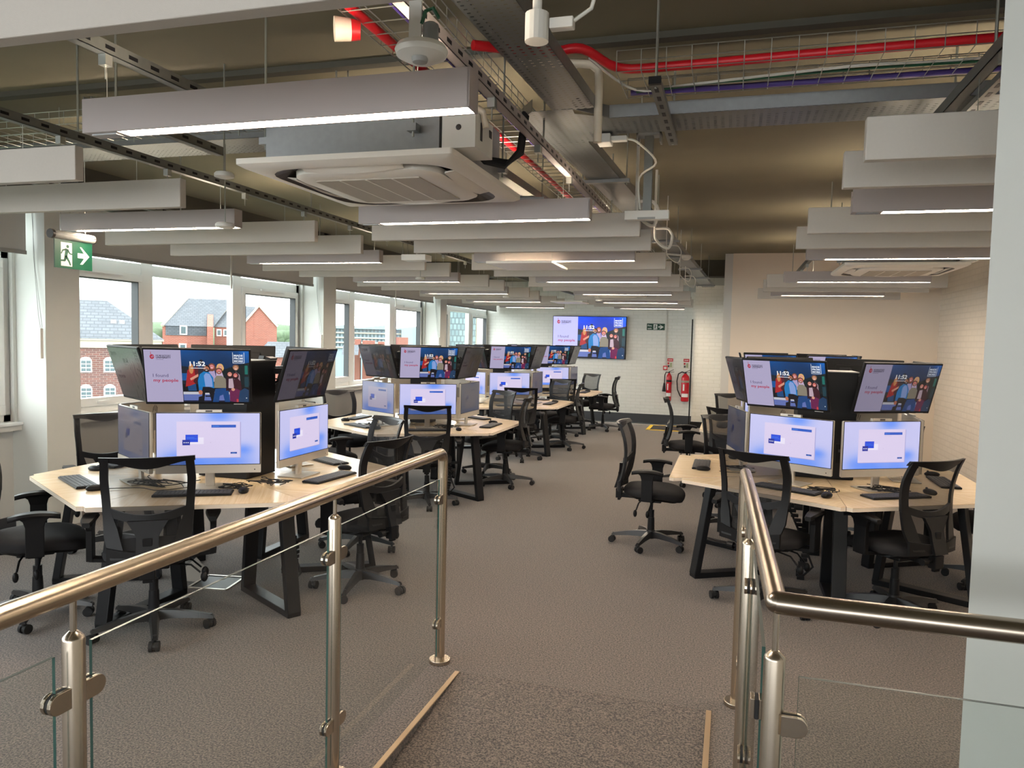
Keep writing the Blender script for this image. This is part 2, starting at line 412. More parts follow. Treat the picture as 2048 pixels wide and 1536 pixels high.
# window wall
PY = [-3.9, .48, 4.86, 9.24, 13.56]
wl = M('white_paint').box(-5.95, -5.82, -6.2, 17.7, -.17, .88); wl.box(-5.95, -5.72, -6.2, 17.7, .84, .885); wl.box(-5.95, -5.82, -6.2, 17.7, 2.72, 3.1)
struct('wall_left', wl)
pr = M('pier_paint')
for y in PY: pr.box(-5.95, -5.45, y, y + .34, -.17, 3.1)
struct('wall_left', pr, 'white plastered piers between the windows')
struct('baseboard_left', M('skirting').box(-5.82, -5.8, -3, 17.6, 0, .1))
struct('wall_back', M('white_brick_x').box(-6.1, 3.0, 17.6, 17.8, -.17, 3.1))
struct('baseboard_back', M('skirting').box(-5.8, -.78, 17.575, 17.6, -.17, .03))
struct('wall_back', M('white_brick_x').box(-.75, 0.1, 15.5, 17.6, -.17, 2.86), 'white painted brick return beside the fire extinguishers')
struct('wall_back', M('grey_paint').box(-1.1, 0.1, 15.47, 17.6, 2.86, 3.1), 'pale grey lintel over the brick return')
struct('baseboard_back', M('black_plastic').box(-.77, .1, 15.46, 15.5, 0, .12))
struct('wall_right', M('cream_paint').box(-.04, 3.0, 12.15, 12.4, 0, 3.1), 'cream plastered end wall behind the right desks')
struct('wall_right', M('white_paint').box(-.16, -.04, 12.18, 15.5, 0, 3.1), 'return edge of the cream wall, white standing in for window light on it')  # white in place of cream: window light put into the side face's colour
struct('wall_right', M('white_brick_y').box(2.85, 3.05, -6.2, 12.15, -.17, 3.1), 'white painted brick side wall')
struct('wall_near', M('pier_paint').prism([(.652, 2.3), (2.85, 2.3), (2.85, 2.42), (.70, 2.42)], -.17, 3.1), 'smooth white wall end behind the right handrail')
wf = M('white_paint').box(-6.1, 3.05, -6.2, -6.0, -.3, .8).box(-6.1, 3.05, -6.2, -6.0, 2.75, 3.1)
for x in (-6.1, -3.9, -1.7, .5, 2.75): wf.box(x, x + .3, -6.2, -6.0, -.3, 3.1)
struct('wall_front', wf)
for i, x in enumerate((-5.8, -3.6, -1.4, .8)):
    f = M('upvc').box(x, x + 1.95, -6.14, -6.08, .8, .88).box(x, x + 1.95, -6.14, -6.08, 2.67, 2.75).box(x, x + .07, -6.14, -6.08, .8, 2.75).box(x + 1.88, x + 1.95, -6.14, -6.08, .8, 2.75).box(x + .93, x + 1.02, -6.14, -6.08, .8, 2.75)
    struct('window_%d' % (5 + i), f)  # unseen windows added behind the camera to light the fin and lamp fronts
struct('door_gap_1', M('black_plastic').box(-.80, -.775, 15.44, 15.47, 0, 2.18), 'black strip standing for the dark door gap at the end of the back wall')  # solid strip; the gap's darkness is put into its black colour
# windows: three lights and a row of top lights per bay
def window(i, y0, y1):
    f = M('upvc'); X0, X1 = -5.92, -5.84; L = y1 - y0
    ms = [y0 + L * .297, y0 + L * .66]
    f.box(X0, X1, y0, y1, .885, .97); f.box(X0, X1, y0, y1, 2.66, 2.72); f.box(X0, X1, y0, y1, 2.27, 2.38)
    f.box(X0, X1, y0, y0 + .07, .885, 2.72); f.box(X0, X1, y1 - .07, y1, .885, 2.72)
    for m in ms: f.box(X0, X1 + .01, m - .08, m + .08, .885, 2.72)
    o = struct('window_%d' % i, f, bevel=.006)
    ed = [y0 + .07, ms[0] - .08, ms[0] + .08, ms[1] - .08, ms[1] + .08, y1 - .07]
    for k in (0, 2):
        a, b = ed[2 * k], ed[2 * k + 1]; s = M('upvc')
        s.box(X0 + .02, X1 + .03, a, b, .97, 1.05); s.box(X0 + .02, X1 + .03, a, b, 2.19, 2.27); s.box(X0 + .02, X1 + .03, a, a + .06, 1.05, 2.19); s.box(X0 + .02, X1 + .03, b - .06, b, 1.05, 2.19)
        s.mat('gasket').box(X0 + .022, X1 + .032, a + .058, a + .066, 1.05, 2.19).box(X0 + .022, X1 + .032, b - .066, b - .058, 1.05, 2.19).box(X0 + .022, X1 + .032, a + .06, b - .06, 2.182, 2.19)
        s.obj('window_sash', o, bevel=.004)
        M('upvc').box(X1 + .03, X1 + .055, (a + b) / 2 - .25, (a + b) / 2 + .25, 2.24, 2.27).obj('trickle_vent', o)
        M('upvc').box(X1 + .03, X1 + .06, (a + b) / 2 - .07, (a + b) / 2 + .07, 1.0, 1.02).obj('window_handle', o)
    p = M('pane')
    for k in range(3): p.box(X0 + .03, X0 + .036, ed[2 * k], ed[2 * k + 1], .97, 2.27); p.box(X0 + .03, X0 + .036, ed[2 * k], ed[2 * k + 1], 2.38, 2.66)
    p.obj('window_pane', o)
    M('upvc').box(-5.86, -5.70, y0, y1, .885, .91).obj('window_sill', o, bevel=.005)
    return o
BAYS = [(.82, 4.86), (5.2, 9.24), (9.58, 13.56), (13.9, 17.6)]
for i, (a, b) in enumerate(BAYS): window(i + 1, a, b)
names = ['nearest window, mostly outside the picture', 'window facing the brick houses', 'window facing the white apartment block', 'farthest window beside the back wall']
for i, (a, b) in enumerate(BAYS):
    t = thing('roller_blind', (-5.58, 0, 0), 0, 'grey roller blind pulled partly down over the ' + names[i], 'blind', 'roller blinds along the window wall')
    zb = 2.36 if i else 2.30
    M('blind_fabric').box(0, .003, a + .04, b - .06, zb + .03, 2.74).obj('blind_fabric', t)
    M('plastic_grey').box(-.008, .012, a + .04, b - .06, zb, zb + .03).obj('bottom_rail', t)
    M('plastic_white').cyl((0, a + .03, 2.76), (0, b - .05, 2.76), .03).obj('roller_tube', t)
    if i < 3:
        c = M('plastic_grey')
        yy = b + (-.02 if i == 0 else -.02)
        c.tube([(.02, yy, 2.72), (.05, yy, 2.2), (.12, yy - .005, 1.72), (.115, yy - .005, 1.68)], .0022, 5); c.tube([(.035, yy, 2.72), (.035, yy, 2.3), (.085, yy - .005, 1.80), (.105, yy - .005, 1.70)], .0022, 5)
        c.obj('blind_cord', t)
        M('plastic_white').box(.10, .13, yy - .03, yy, 1.45, 1.7).obj('cord_tensioner', t, bevel=.004)
        M('plastic_white').box(.06, .075, (a + b) / 2 + .1, (a + b) / 2 + .12, 2.2, 2.62).obj('pull_wand', t)
for i, y in enumerate(PY[2:]):
    o = M('pier_paint').box(-5.80, -5.765, y - .03, y, .9, 2.8).obj('cable_trunking'); tag(o, 'slim white vertical trunking at the side of the ' + ['first pier', 'second pier', 'farthest pier'][i], 'trunking', 'trunking on the window piers')
o = M('red_plastic').box(-5.78, -5.68, 4.50, 4.60, .89, 1.04).obj('fire_call_point'); tag(o, 'small red box on the window ledge at the far left edge', 'call point')

# ================================================================== OUTSIDE
def frame_out(px_dir, D):
    d = Vector((px_dir[0], px_dir[1], 0)).normalized(); r = Vector((d.y, -d.x, 0)); return d, r
def outside(name, dirv, D, label, cat, k=1.0):
    d, r = frame_out(dirv, D); ang = math.atan2(r.y, r.x)
    return thing(name, (d.x * D, d.y * D, 0), ang, label, cat), (lambda z: 1.7 + k * (z - 1.7))
def gable_block(t, zf, k, x0, x1, dep0, ridge, zb, ze, zr, wallm, parts=('wall', 'roof')):
    pass
K = 2.6
# brick mill with hipped slate roof
t, Z = outside('brick_mill_building', (-.7022, .712), 32 * K, 'mottled brick building with hipped slate roof and arched white windows, beyond the left window', 'building', K)
xa, xb, xr = -9, 1.72 * K, -.1 * K
wb = M('mottled_brick').box(xa, xb, 0, 22, Z(-6), Z(1.02)).obj('brick_wall', t)
M('stone').box(xa - .1, xb + .12, -.15, 22, Z(1.02), Z(1.30)).box(xa - .1, xb + .3, -.3, 22, Z(1.30), Z(1.36)).obj('cornice', t)
zr = Z(2.72); ze = Z(1.36)
rf = M('slate'); rf.add([(xa, -.35, ze), (xb + .35, -.35, ze), (xb + .35, 22, ze), (xa, 22, ze), (xa, 12, zr + .6), (xr, 12, zr + .6)], [(0, 1, 5, 4), (1, 2, 5), (2, 3, 4, 5), (0, 4, 3), (0, 3, 2, 1)])
rf.obj('slate_roof', t)
for sx in (.12, .42):
    x = sx * K - .2; M('label_white').add([(x, 4.2, ze + (zr + .6 - ze) * .36 + .08), (x + .45, 4.2, ze + (zr + .6 - ze) * .36 + .08), (x + .45, 5.2, ze + (zr + .6 - ze) * .445 + .08), (x, 5.2, ze + (zr + .6 - ze) * .445 + .08)], [(0, 1, 2, 3)]).obj('roof_light', t)
def arch_window(t, cx, z0, w_, h, par_y=-.03):
    fr = M('label_white'); n = 8
    pts = [(cx - w_ / 2, z0), (cx + w_ / 2, z0), (cx + w_ / 2, z0 + h - w_ / 2)] + [(cx + w_ / 2 * math.cos(PI * k / n), z0 + h - w_ / 2 + w_ / 2 * .8 * math.sin(PI * k / n)) for k in range(1, n)] + [(cx - w_ / 2, z0 + h - w_ / 2)]
    fr.prism_axis(pts, -.06, .05)
    g = M('far_glass'); q = w_ * .38
    for a in range(2):
        for b in range(3):
            g.box(cx + (a - 1) * w_ * .42 + .04, cx + a * w_ * .42 - .0, -.09, -.06, z0 + .12 + b * (h - .5) / 3, z0 + .0 + (b + 1) * (h - .5) / 3 + .04)
    o = fr.obj('arched_window', t); g.obj('window_glass', o); return o
for row, zz in enumerate((.1, -.93, -2.0)):
    for cx in (-.8, -.02, .74, 1.42):
        arch_window(t, cx * K, Z(zz), .40 * K, .62 * K)
# red brick houses
K2 = 2.4
t, Z = outside('brick_house', (-.6158, .7879), 60 * K2, 'brick house with steep slate roof and slate-hung upper band, left of two', 'building', K2)
x0, x1 = -3.55 * K2, -.5 * K2; ze = Z(2.1); zr = Z(4.35); dep = 12
M('red_brick').box(x0, x1, 0, 24, Z(-9), ze).obj('brick_wall', t)
ap = M('red_brick'); ap.add([(x0, 0, ze), (x0, 24, ze), (x0 + 3.55, 12, zr - .1), (x0 + .5, 0, ze), (x0 + .5, 24, ze), (x0 + 4.05, 12, zr - .1)], [(0, 1, 2), (3, 5, 4), (0, 3, 4, 1), (0, 2, 5, 3), (1, 4, 5, 2)]); ap.obj('gable_wall', t)
SH = 3.6
M('slate').add([(x0, -.3, ze), (x1 + 1.0, -.3, ze), (x1 + 1.0 + SH, 12, zr), (x0 + SH, 12, zr)], [(0, 1, 2, 3)]).add([(x0 + SH, 12, zr), (x1 + 1 + SH, 12, zr), (x1 + 1, 24, ze), (x0, 24, ze)], [(0, 1, 2, 3)]).obj('slate_roof', t)
M('stone').bar((x0, -.2, ze), (x0 + SH, 12, zr), .5, .35).obj('coping', t)
M('slate').box(x0 + .5, x1 - .2, -.12, 0, Z(1.42), ze).obj('slate_cladding', t)
M('red_brick').box(x1 - .1, x1 + .9, -2.2, 0, Z(-9), Z(2.1)).add([(x1 - .1, -2.2, Z(2.1)), (x1 + .9, -2.2, Z(2.1)), (x1 + .9, 6, Z(3.2)), (x1 - .1, 6, Z(3.2)), (x1 - .1, 6, Z(2)), (x1 + .9, 6, Z(2))], [(0, 1, 2, 3), (0, 3, 4), (1, 5, 2)]).obj('party_wall', t)
for cx, zc in ((-2.15, 1.52), (-2.2, .2)):
    o = M('label_white').box(cx * K2 - .6, cx * K2 + .6, -.22, 0, Z(zc) - .1, Z(zc) + 1.5).obj('window', t); M('far_glass').box(cx * K2 - .4, cx * K2 + .4, -.25, -.2, Z(zc) + .05, Z(zc) + 1.3).obj('window_glass', o)
M('label_white').add([(-2.35 * K2, 2.0, ze + .75), (-1.9 * K2, 2.0, ze + .75), (-1.75 * K2, 3.6, ze + 1.45), (-2.2 * K2, 3.6, ze + 1.45)], [(0, 1, 2, 3)]).obj('roof_light', t)
t, Z = outside('brick_house', (-.6158, .7879), 60 * K2, 'red brick house with a tall plain gable facing the room, right of the two', 'building', K2)
t.location = (*[v for v in t.location[:2]], 0)
x0, x1, x2 = -.05 * K2, 1.78 * K2, 4.35 * K2; ze = Z(2.1)
M('red_brick').box(x0, x1, 1.0, 22, Z(-9), ze).obj('brick_wall', t)
g = M('red_brick'); xc = (x1 + x2) / 2
g.prism_axis([(x1, Z(-9)), (x2, Z(-9)), (x2, Z(2.25)), (xc, Z(3.75)), (x1, ze)], -1.5, 20); g.obj('gable_wall', t)
c = M('stone').bar((x1 - .15, -1.6, ze), (xc, -1.6, Z(3.78)), .35, .28, (0, 1, 0)).bar((xc, -1.6, Z(3.78)), (x2 + .15, -1.6, Z(2.24)), .35, .28, (0, 1, 0)); c.obj('coping', t)
M('slate').add([(x0 - .6, .8, ze), (x1 + .2, .8, ze), (x1 + 3.2, 12, Z(3.85)), (x0 + 2.6, 12, Z(3.95))], [(0, 1, 2, 3)]).add([(x1, -1.5, ze + .1), (x1, 20, ze + .1), (xc, 20, Z(3.77)), (xc, -1.5, Z(3.77))], [(0, 1, 2, 3)]).obj('slate_roof', t)
M('stone').bar((x0 - .4, .7, ze), (x0 + 2.8, 12, Z(4.0)), .4, .3).obj('coping', t)
for cx in (.28, .75):
    o = M('label_white').box(cx * K2 - .42, cx * K2 + .42, .8, 1, Z(1.42), Z(1.93)).obj('window', t); M('far_glass').box(cx * K2 - .27, cx * K2 + .27, .74, .8, Z(1.5), Z(1.86)).obj('window_glass', o)
for cx in (.3, .8, 3.2):
    arch_window(t, cx * K2, Z(.1), .9, 1.5)
t, Z = outside('slate_roofed_shed', (-.56, .83), 44 * K2, 'low building with a plain slate roof in front of the right brick house', 'building', K2 * .73)
M('red_brick').box(-2.2, 6.5, 0, 10, Z(-6), Z(-.1)).obj('brick_wall', t)
M('slate').add([(-2.6, -.3, Z(-.1)), (6.9, -.3, Z(-.1)), (6.9, 6, Z(1.05)), (-.8, 6, Z(1.05)), (-2.6, 10, Z(-.1)), (6.9, 10, Z(-.1))], [(0, 1, 2, 3), (0, 3, 4), (3, 2, 5, 4), (1, 5, 2)]).obj('slate_roof', t)
# white apartment block
K3 = 2.2
t, Z = outside('apartment_block', (-.4474, .8944), 150 * K3, 'long white and glass apartment block with wavy roof beyond the middle window', 'building', K3)
b = M('cladding').box(-10 * K3, 9 * K3, 0, 20, Z(-12), Z(3.0)); b.box(4.6 * K3, 9 * K3, -4, 0, Z(-12), Z(3.3)); b.obj('facade', t)
for k in range(4):
    M('stone').box(-10 * K3, 9 * K3, -.9, 0, Z(2.2 - k * .95) - .25, Z(2.2 - k * .95) + .25).obj('balcony_band', t)
    g = M('far_glass')
    for q in range(26): g.box(-9.6 * K3 + q * 1.6, -9.6 * K3 + q * 1.6 + .8, -.2, 0, Z(2.32 - k * .95) + .3, Z(2.32 - k * .95) + 1.4)
    g.obj('window_row', t)
n = 18; rr = []
for q in range(n + 1):
    x = -10.5 * K3 + q * 20 * K3 / n; ph = (q % 6) / 6; rr.append((x, Z(3.15 + .9 * ph)))
rf = M('cladding').prism_axis([(p[0], p[1]) for p in rr] + [(rr[-1][0], Z(3.0)), (rr[0][0], Z(3.0))], -2, 20); rf.obj('wavy_roof', t)
t, Z = outside('brick_terrace', (-.4474, .8944), 105 * K3, 'red brick rooftops in front of the white apartment block', 'building', K3 * .7)
bk = M('red_brick')
for x, w_, zt in ((-6.3, 1.1, 1.25), (-4.4, 1.1, .95), (-2.9, 2.4, .75), (.1, 1.3, .6), (3.4, 2.6, 1.55), (1.6, 1.4, .5)): bk.box(x * K3 * .7, (x + w_) * K3 * .7, 0, 12, Z(-9), Z(zt))
bk.obj('brick_wall', t)
sl = M('slate')
for x, w_, zt in ((-6.5, 3, -.1), (-3.2, 2.8, -.6), (-.2, 2.6, -.9), (2.2, 3.5, -.4)):
    xx = x * K3 * .7; ww = w_ * K3 * .7; sl.add([(xx, -12, Z(zt - 1.8)), (xx + ww, -12, Z(zt - 1.8)), (xx + ww, -2, Z(zt)), (xx, -2, Z(zt))], [(0, 1, 2, 3)])
sl.obj('slate_roofs', t)
t, Z = outside('tower_block', (-.345, .9386), 150 * K3, 'tall pale green panelled tower block beyond the far window', 'building', K3)
M('tower_panels').box(-3.3 * K3, 2.6 * K3, 0, 20, Z(-14), Z(14)).obj('panelled_facade', t)
M('tan_clad').box(2.6 * K3, 5 * K3, 1, 20, Z(-14), Z(14)).obj('side_wall', t)
def tree_mesh(seed, r, h):
    random.seed(seed); m = M('tree')
    for k in range(16):
        a = random.uniform(0, 2 * PI); rr_ = random.uniform(0, r * .75); m.ell((rr_ * math.cos(a), rr_ * math.sin(a), random.uniform(-h * .3, h * .5)), (random.uniform(.35, .6) * r,) * 2 + (random.uniform(.3, .5) * r,), 9, 6)
    return m
for i, (dv, D, z, r, h, lab) in enumerate((((-.6633, .7484), 150, -4, 5, 9, 'green tree between the mill and the brick houses'), ((-.5534, .8329), 230, -2, 6, 6, 'hazy tree right of the brick gable'), ((-.5, .86), 120, -12, 5, 5, 'low green tree below the apartment block, left'), ((-.46, .888), 135, -13, 5, 5, 'low green tree below the apartment block, centre'), ((-.43, .903), 110, -11, 5, 5, 'low green tree below the apartment block, right'))):
    d = Vector((*dv, 0)).normalized(); t = thing('tree', (d.x * D, d.y * D, z), 0, lab, 'tree', 'trees outside the windows')
    tree_mesh(i, r, h).obj('foliage', t, smooth=60); M('slab_dark').cyl((0, 0, -14), (0, 0, 0), .4, seg=8).obj('trunk', t)
o = M('tree').box(-1500, 400, -60, 1800, -22.3, -22).obj('ground'); tag(o, kind='structure')
hl = M('tree')
for k in range(14): hl.ell((-900 + k * 76, 900 + 30 * math.sin(k * 1.3), -22), (110, 60, 33 + 6 * math.sin(k * 2.1)), 14, 6)
tag(hl.obj('distant_hills', smooth=60), kind='structure')

# ================================================================== CEILING SERVICES
def wires(t, xs, y, z0, z1=2.62):
    for x in xs: M('wire').cyl((x, y, z0), (x, y, z1), .0015, seg=5).obj('suspension_wire', t)
GX = {'A': (-4.60, -2.80), 'B': (-2.38, -.56), 'C': (.42, 2.22)}
GN = {'A': 'left row near the windows', 'B': 'middle row', 'C': 'right row by the brick wall'}
proto_b = None; proto_l = None
def baffle(loc, label, group, suspend=True):
    global proto_b
    if proto_b is None:
        t = thing('acoustic_baffle', loc, 0, label, 'ceiling baffle', group)
        M('felt').box(-.91, .91, 0, .045, 0, .148).obj('felt_panel', t, bevel=.003)
        for x in (-.57, .57): M('wire').cyl((0, .022, .148), (0, .022, .26), .0015, seg=5).obj('suspension_wire', t)
        proto_b = t; return t
    return dup(proto_b, loc, None, label, group)
STR = {'A': (-4.27, -3.09), 'B': (-2.03, -.91), 'C': (.76, 1.88)}
def fixwires(t, g):
    ws = [c for c in t.children if c.name.startswith('suspension_wire')]
    for c, x in zip(ws, STR[g]): c.location = (x - t.location.x, 0, 0)
def light(loc, label, group):
    global proto_l
    if proto_l is None:
        t = thing('linear_light', loc, 0, label, 'ceiling light', group)
        M('fitting').box(-.68, .68, 0, .008, 0, .11).box(-.68, .68, .067, .075, 0, .11).box(-.68, .68, .008, .067, .07, .08).obj('housing', t)
        M('diffuser').box(-.54, .672, .008, .067, .004, .012).obj('diffuser', t)
        M('uplight').box(-.54, .66, .012, .063, .081, .084).obj('upper_diffuser', t)
        M('fitting').box(-.68, -.545, .008, .067, 0, .07).mat('galvanised').box(-.66, -.56, .02, .055, -.004, 0).obj('driver_cover', t)
        M('fitting').box(.675, .682, 0, .075, 0, .11).obj('end_cap', t)
        for x in (-.57, .57): M('wire').cyl((0, .035, .08), (0, .035, .26), .0015, seg=5).obj('suspension_wire', t)
        proto_l = t; return t
    return dup(proto_l, loc, None, label, group)
YK = {-1: 1.33, 0: 2.02, 1: 2.63, 2: 3.30, 3: 3.97, 4: 4.68, 5: 5.40, 6: 6.06, 7: 6.78, 8: 7.50, 9: 8.22, 10: 8.95, 11: 9.70, 12: 10.42, 13: 11.15, 14: 11.85, 15: 12.60, 16: 13.3, 17: 14.05, 18: 14.8}
ordn = ['nearest', 'second', 'third', 'fourth', 'fifth', 'sixth', 'seventh', 'eighth', 'ninth', 'tenth', 'eleventh', 'twelfth', 'thirteenth']
rows = {'A': [1, 2, 3, 4, 5, 6, 7, 8, 9, 10, 11, 12, 13, 14, 15, 16, 17, 18], 'B': [-1, 0, 3, 4, 5, 6, 7, 8, 9, 10, 11, 12, 14, 15, 16, 17, 18], 'C': [1, 2, 3, 4, 5, 6, 9, 10, 11, 12, 13]}
for g, ks in rows.items():
    nb = nl = 0; xc = sum(GX[g]) / 2
    for k in ks:
        y = YK[k]; xo = xc + {'A': -.03, 'B': -.010, 'C': -.012}[g] * (y - 3.2)
        if g == 'C' and k == 1: y = 2.88
        if g == 'C' and k == 2: y = 3.36
        if g == 'B' and k > 14: xo -= .05
        if k % 3 == 0:
            q = light((xo + {'A': .08, 'B': .04, 'C': -.1}[g], y, 2.35), '%s lit lamp from the camera, %s' % (ordn[nl], GN[g]), 'linear lamps, ' + GN[g]); nl += 1; fixwires(q, g)
        else:
            q = baffle((xo, y, 2.35), '%s plain felt fin from the camera, %s' % (ordn[nb], GN[g]), 'felt fins, ' + GN[g]); nb += 1; fixwires(q, g)
def strut(x, y0, y1, z, m, label, rods=True, slant=0):
    t = thing('support_channel', (x, y0, z), 0, label, 'channel', 'steel channels above the fins'); L = y1 - y0
    c = M(m); c.box(-.02, .02, 0, L, -.002, 0); c.box(-.02, -.017, 0, L, -.002, .04); c.box(.017, .02, 0, L, -.002, .04); h = c.mat('black_plastic')
    for k in range(int(min(L, 8) / .1)): h.box(.0195, .0207, k * .1 + .03, k * .1 + .07, .013, .026)
    c.obj('channel', t)
    k = .35 if L > 3 else .15; nclip = 0
    while k < L:
        M('wire').cyl((0, k, .0), (0, k, 3.098 - z), .005, seg=6).obj('threaded_rod', t); k += 2.1
    k = .25
    while k < min(L, 9): M('wire').bc((0, k, -.02), (.03, .03, .035)).cyl((0, k, -.035), (0, k, -.08), .003, seg=5).obj('hanger_clip', t); k += .7
    return t
strut(-3.09, .5, 16.5, 2.61, 'strut_steel', 'dark slotted channel over the right ends of the fins near the windows')
strut(-4.27, .5, 16.5, 2.61, 'strut_steel', 'dark slotted channel over the left ends of the fins near the windows')
strut(-2.03, -1, 16.5, 2.61, 'strut_steel', 'slotted channel over the left side of the middle row')
strut(-.91, -1, 16.5, 2.61, 'fitting', 'pale channel over the right side of the middle row')
strut(-2.57, 2.5, 3.33, 2.61, 'strut_steel', 'short channel end above the round detector')
strut(.76, 2.4, 11.8, 2.61, 'strut_steel', 'channel over the left ends of the right-hand fins')
strut(1.88, 2.4, 11.8, 2.61, 'strut_steel', 'channel over the right ends of the right-hand fins')

def ptray(t, poly_or_len, w_, along):
    pass
def tray_y(x0, x1, y0, y1, z, dx, label):
    L = y1 - y0; t = thing('perforated_cable_tray', (x0, y0, z), math.atan2(-dx, L), label, 'cable tray', 'perforated steel trays'); W = x1 - x0
    c = M('perforated').box(0, W, 0, L, 0, .0015); c.obj('tray_base', t)
    M('galvanised').box(0, .0015, 0, L, 0, .055).box(W - .0015, W, 0, L, 0, .055).obj('tray_side', t)
    for k in range(int(L / 1.5)):
        y = .95 + k * 1.5
        b = M('galvanised').box(-.06, W + .06, y, y + .04, -.022, -.001); b.obj('bracket', t)
        for x in (-.04, W + .04): M('wire').cyl((x, y + .02, -.04), (x, y + .02, 3.095 - z), .005, seg=6).obj('threaded_rod', t)
    return t
tray_y(-.895, -.70, 2.0, 3.42, 2.752, .06, 'near length of perforated cable tray running away from the camera')
tray_y(-.985, -.775, 3.95, 14.5, 2.752, .4, 'far length of perforated cable tray beyond the junction')
tray_y(-1.62, -1.42, 4.3, 14, 2.72, .3, 'second perforated tray left of the wire basket')
t = thing('cable_tray_junction', (0, 0, 2.75), 0, 'flat perforated tee junction where two cable trays meet', 'cable tray')
M('perforated').prism([(-.93, 3.40), (-.74, 3.40), (-.745, 3.47), (-.60, 3.56), (-.60, 3.86), (-.74, 3.97), (-.97, 3.97), (-1.08, 3.85), (-1.06, 3.62)], 0, .0015).obj('junction_plate', t)
M('galvanised').bar((-.742, 3.40, .028), (-.60, 3.56, .028), .002, .055).bar((-.60, 3.86, .028), (-.77, 3.97, .028), .002, .055).bar((-.93, 3.40, .028), (-1.08, 3.62, .028), .002, .055).obj('junction_side', t)
t = thing('perforated_cable_tray', (0, 0, 2.75), 0, 'perforated cable tray crossing to the right under the red cables', 'cable tray', 'perforated steel trays')
M('perforated').box(-.60, 2.84, 3.57, 3.85, 0, .0015).obj('tray_base', t)
M('galvanised').box(-.60, 2.84, 3.57, 3.5715, 0, .06).box(-.60, 2.84, 3.8485, 3.85, 0, .06).obj('tray_side', t)
for x in (-.33, .93, 2.2):
    b = M('strut_steel').box(x - .022, x + .022, 3.02, 3.95, -.045, -.02).mat('black_plastic')
    for k in range(8): b.box(x - .008, x + .008, 3.06 + k * .11, 3.11 + k * .11, -.0462, -.0449)
    b.box(x - .024, x + .024, 3.0, 3.02, -.047, -.018); b.obj('bracket', t)
    for y in (3.05, 3.92): M('wire').cyl((x, y, -.05), (x, y, .345), .006, seg=6).obj('threaded_rod', t)
t = thing('perforated_cable_tray', (0, 0, 2.80), 0, 'perforated cable tray crossing towards the windows at the left', 'cable tray', 'perforated steel trays')
M('perforated').box(-5.4, -2.3, 3.70, 4.0, 0, .0015).obj('tray_base', t)
M('galvanised').box(-5.4, -2.3, 3.70, 3.7015, 0, .05).box(-5.4, -2.3, 3.998, 4.0, 0, .05).obj('tray_side', t)

def basket(name, p0, L, W, H, axis, label, seg=.1):
    t = thing(name, p0, 0 if axis == 'x' else PI / 2, label, 'cable basket', 'wire cable baskets')
    b = M('wire'); r = .0022
    for y, z in ((0, H), (0, H * .5), (0, 0), (W * .33, 0), (W * .67, 0), (W, 0), (W, H * .5), (W, H)): b.cyl((0, y, z), (L, y, z), r, seg=5)
    for k in range(int(L / seg) + 1):
        x = k * seg; b.tube([(x, 0, H), (x, 0, 0), (x, W, 0), (x, W, H)], r, 4)
    b.obj('wire_basket', t); return t
basket('wire_cable_basket', (-.5, 3.12, 2.80), 3.3, .34, .085, 'x', 'wire basket carrying red cables across to the right')
basket('wire_cable_basket', (-1.0, .2, 2.78), 14.5, .30, .07, 'y', 'long wire basket carrying red and purple cables away from the camera')
basket('wire_cable_basket', (-5.4, 3.25, 2.80), 3.2, .34, .07, 'x', 'wire basket crossing towards the windows at the left')
def cable(name, pts, r, m, label, group=None, seg=8, cat='cable'):
    # catmull smoothing
    P = [Vector(p) for p in pts]; out = []
    for i in range(len(P) - 1):
        a = P[max(0, i - 1)]; b = P[i]; c = P[i + 1]; d = P[min(len(P) - 1, i + 2)]
        for k in range(5):
            u = k / 5; out.append(.5 * ((2 * b) + (c - a) * u + (2 * a - 5 * b + 4 * c - d) * u * u + (3 * b - a - 3 * c + d) * u ** 3))
    out.append(P[-1]); o = M(m).tube(out, r, seg).obj(name, smooth=60)
    return tag(o, label, cat, group)
cable('red_fire_cable', [(-1.27, .2, 2.80), (-1.255, 1.5, 2.80), (-1.27, 2.4, 2.795), (-1.25, 5, 2.80), (-1.27, 9, 2.80), (-1.26, 14, 2.80)], .017, 'red_cable', 'thick red cable bundle along the long wire basket')
cable('red_fire_cable', [(-.98, 2.72, 2.80), (-.75, 2.95, 2.84), (-.62, 3.0, 2.86), (-.5, 3.15, 2.83), (-.3, 3.17, 2.825), (.3, 3.17, 2.83), (1.2, 3.17, 2.835), (2.8, 3.17, 2.83)], .019, 'red_cable', 'thick red cable bundle crossing to the right')
for k, (dy, mm, nm) in enumerate(((.05, 'purple_cable', 'purple'), (.075, 'purple_cable', 'purple'), (.1, 'purple_cable', 'purple'))):
    cable('data_cable', [(-1.08 - dy * .5, .2, 2.79), (-1.06 - dy * .5, 4, 2.79), (-1.06 - dy * .5, 9, 2.79), (-1.06, 14, 2.79)], .008, mm, ['outer', 'middle', 'inner'][k] + ' purple data cable in the long wire basket', 'purple data cables', 6)
cable('data_cable', [(-.48, 3.42, 2.81), (.5, 3.43, 2.808), (2.8, 3.42, 2.81)], .012, 'purple_cable', 'purple data cables in the basket crossing to the right', 'purple data cables', 6)
cable('white_flex', [(-.6, 3.05, 2.84), (-.45, 3.35, 2.80), (-.2, 3.36, 2.81), (.4, 3.3, 2.815), (.8, 3.36, 2.83), (1.4, 3.3, 2.82), (2.8, 3.35, 2.82)], .006, 'white_cable', 'white cable looping through the crossing basket', None, 6)
cable('green_cable', [(-.45, 3.38, 2.80), (.3, 3.34, 2.815), (1.2, 3.38, 2.82)], .006, 'green_cable', 'green cable in the crossing basket', None, 6)
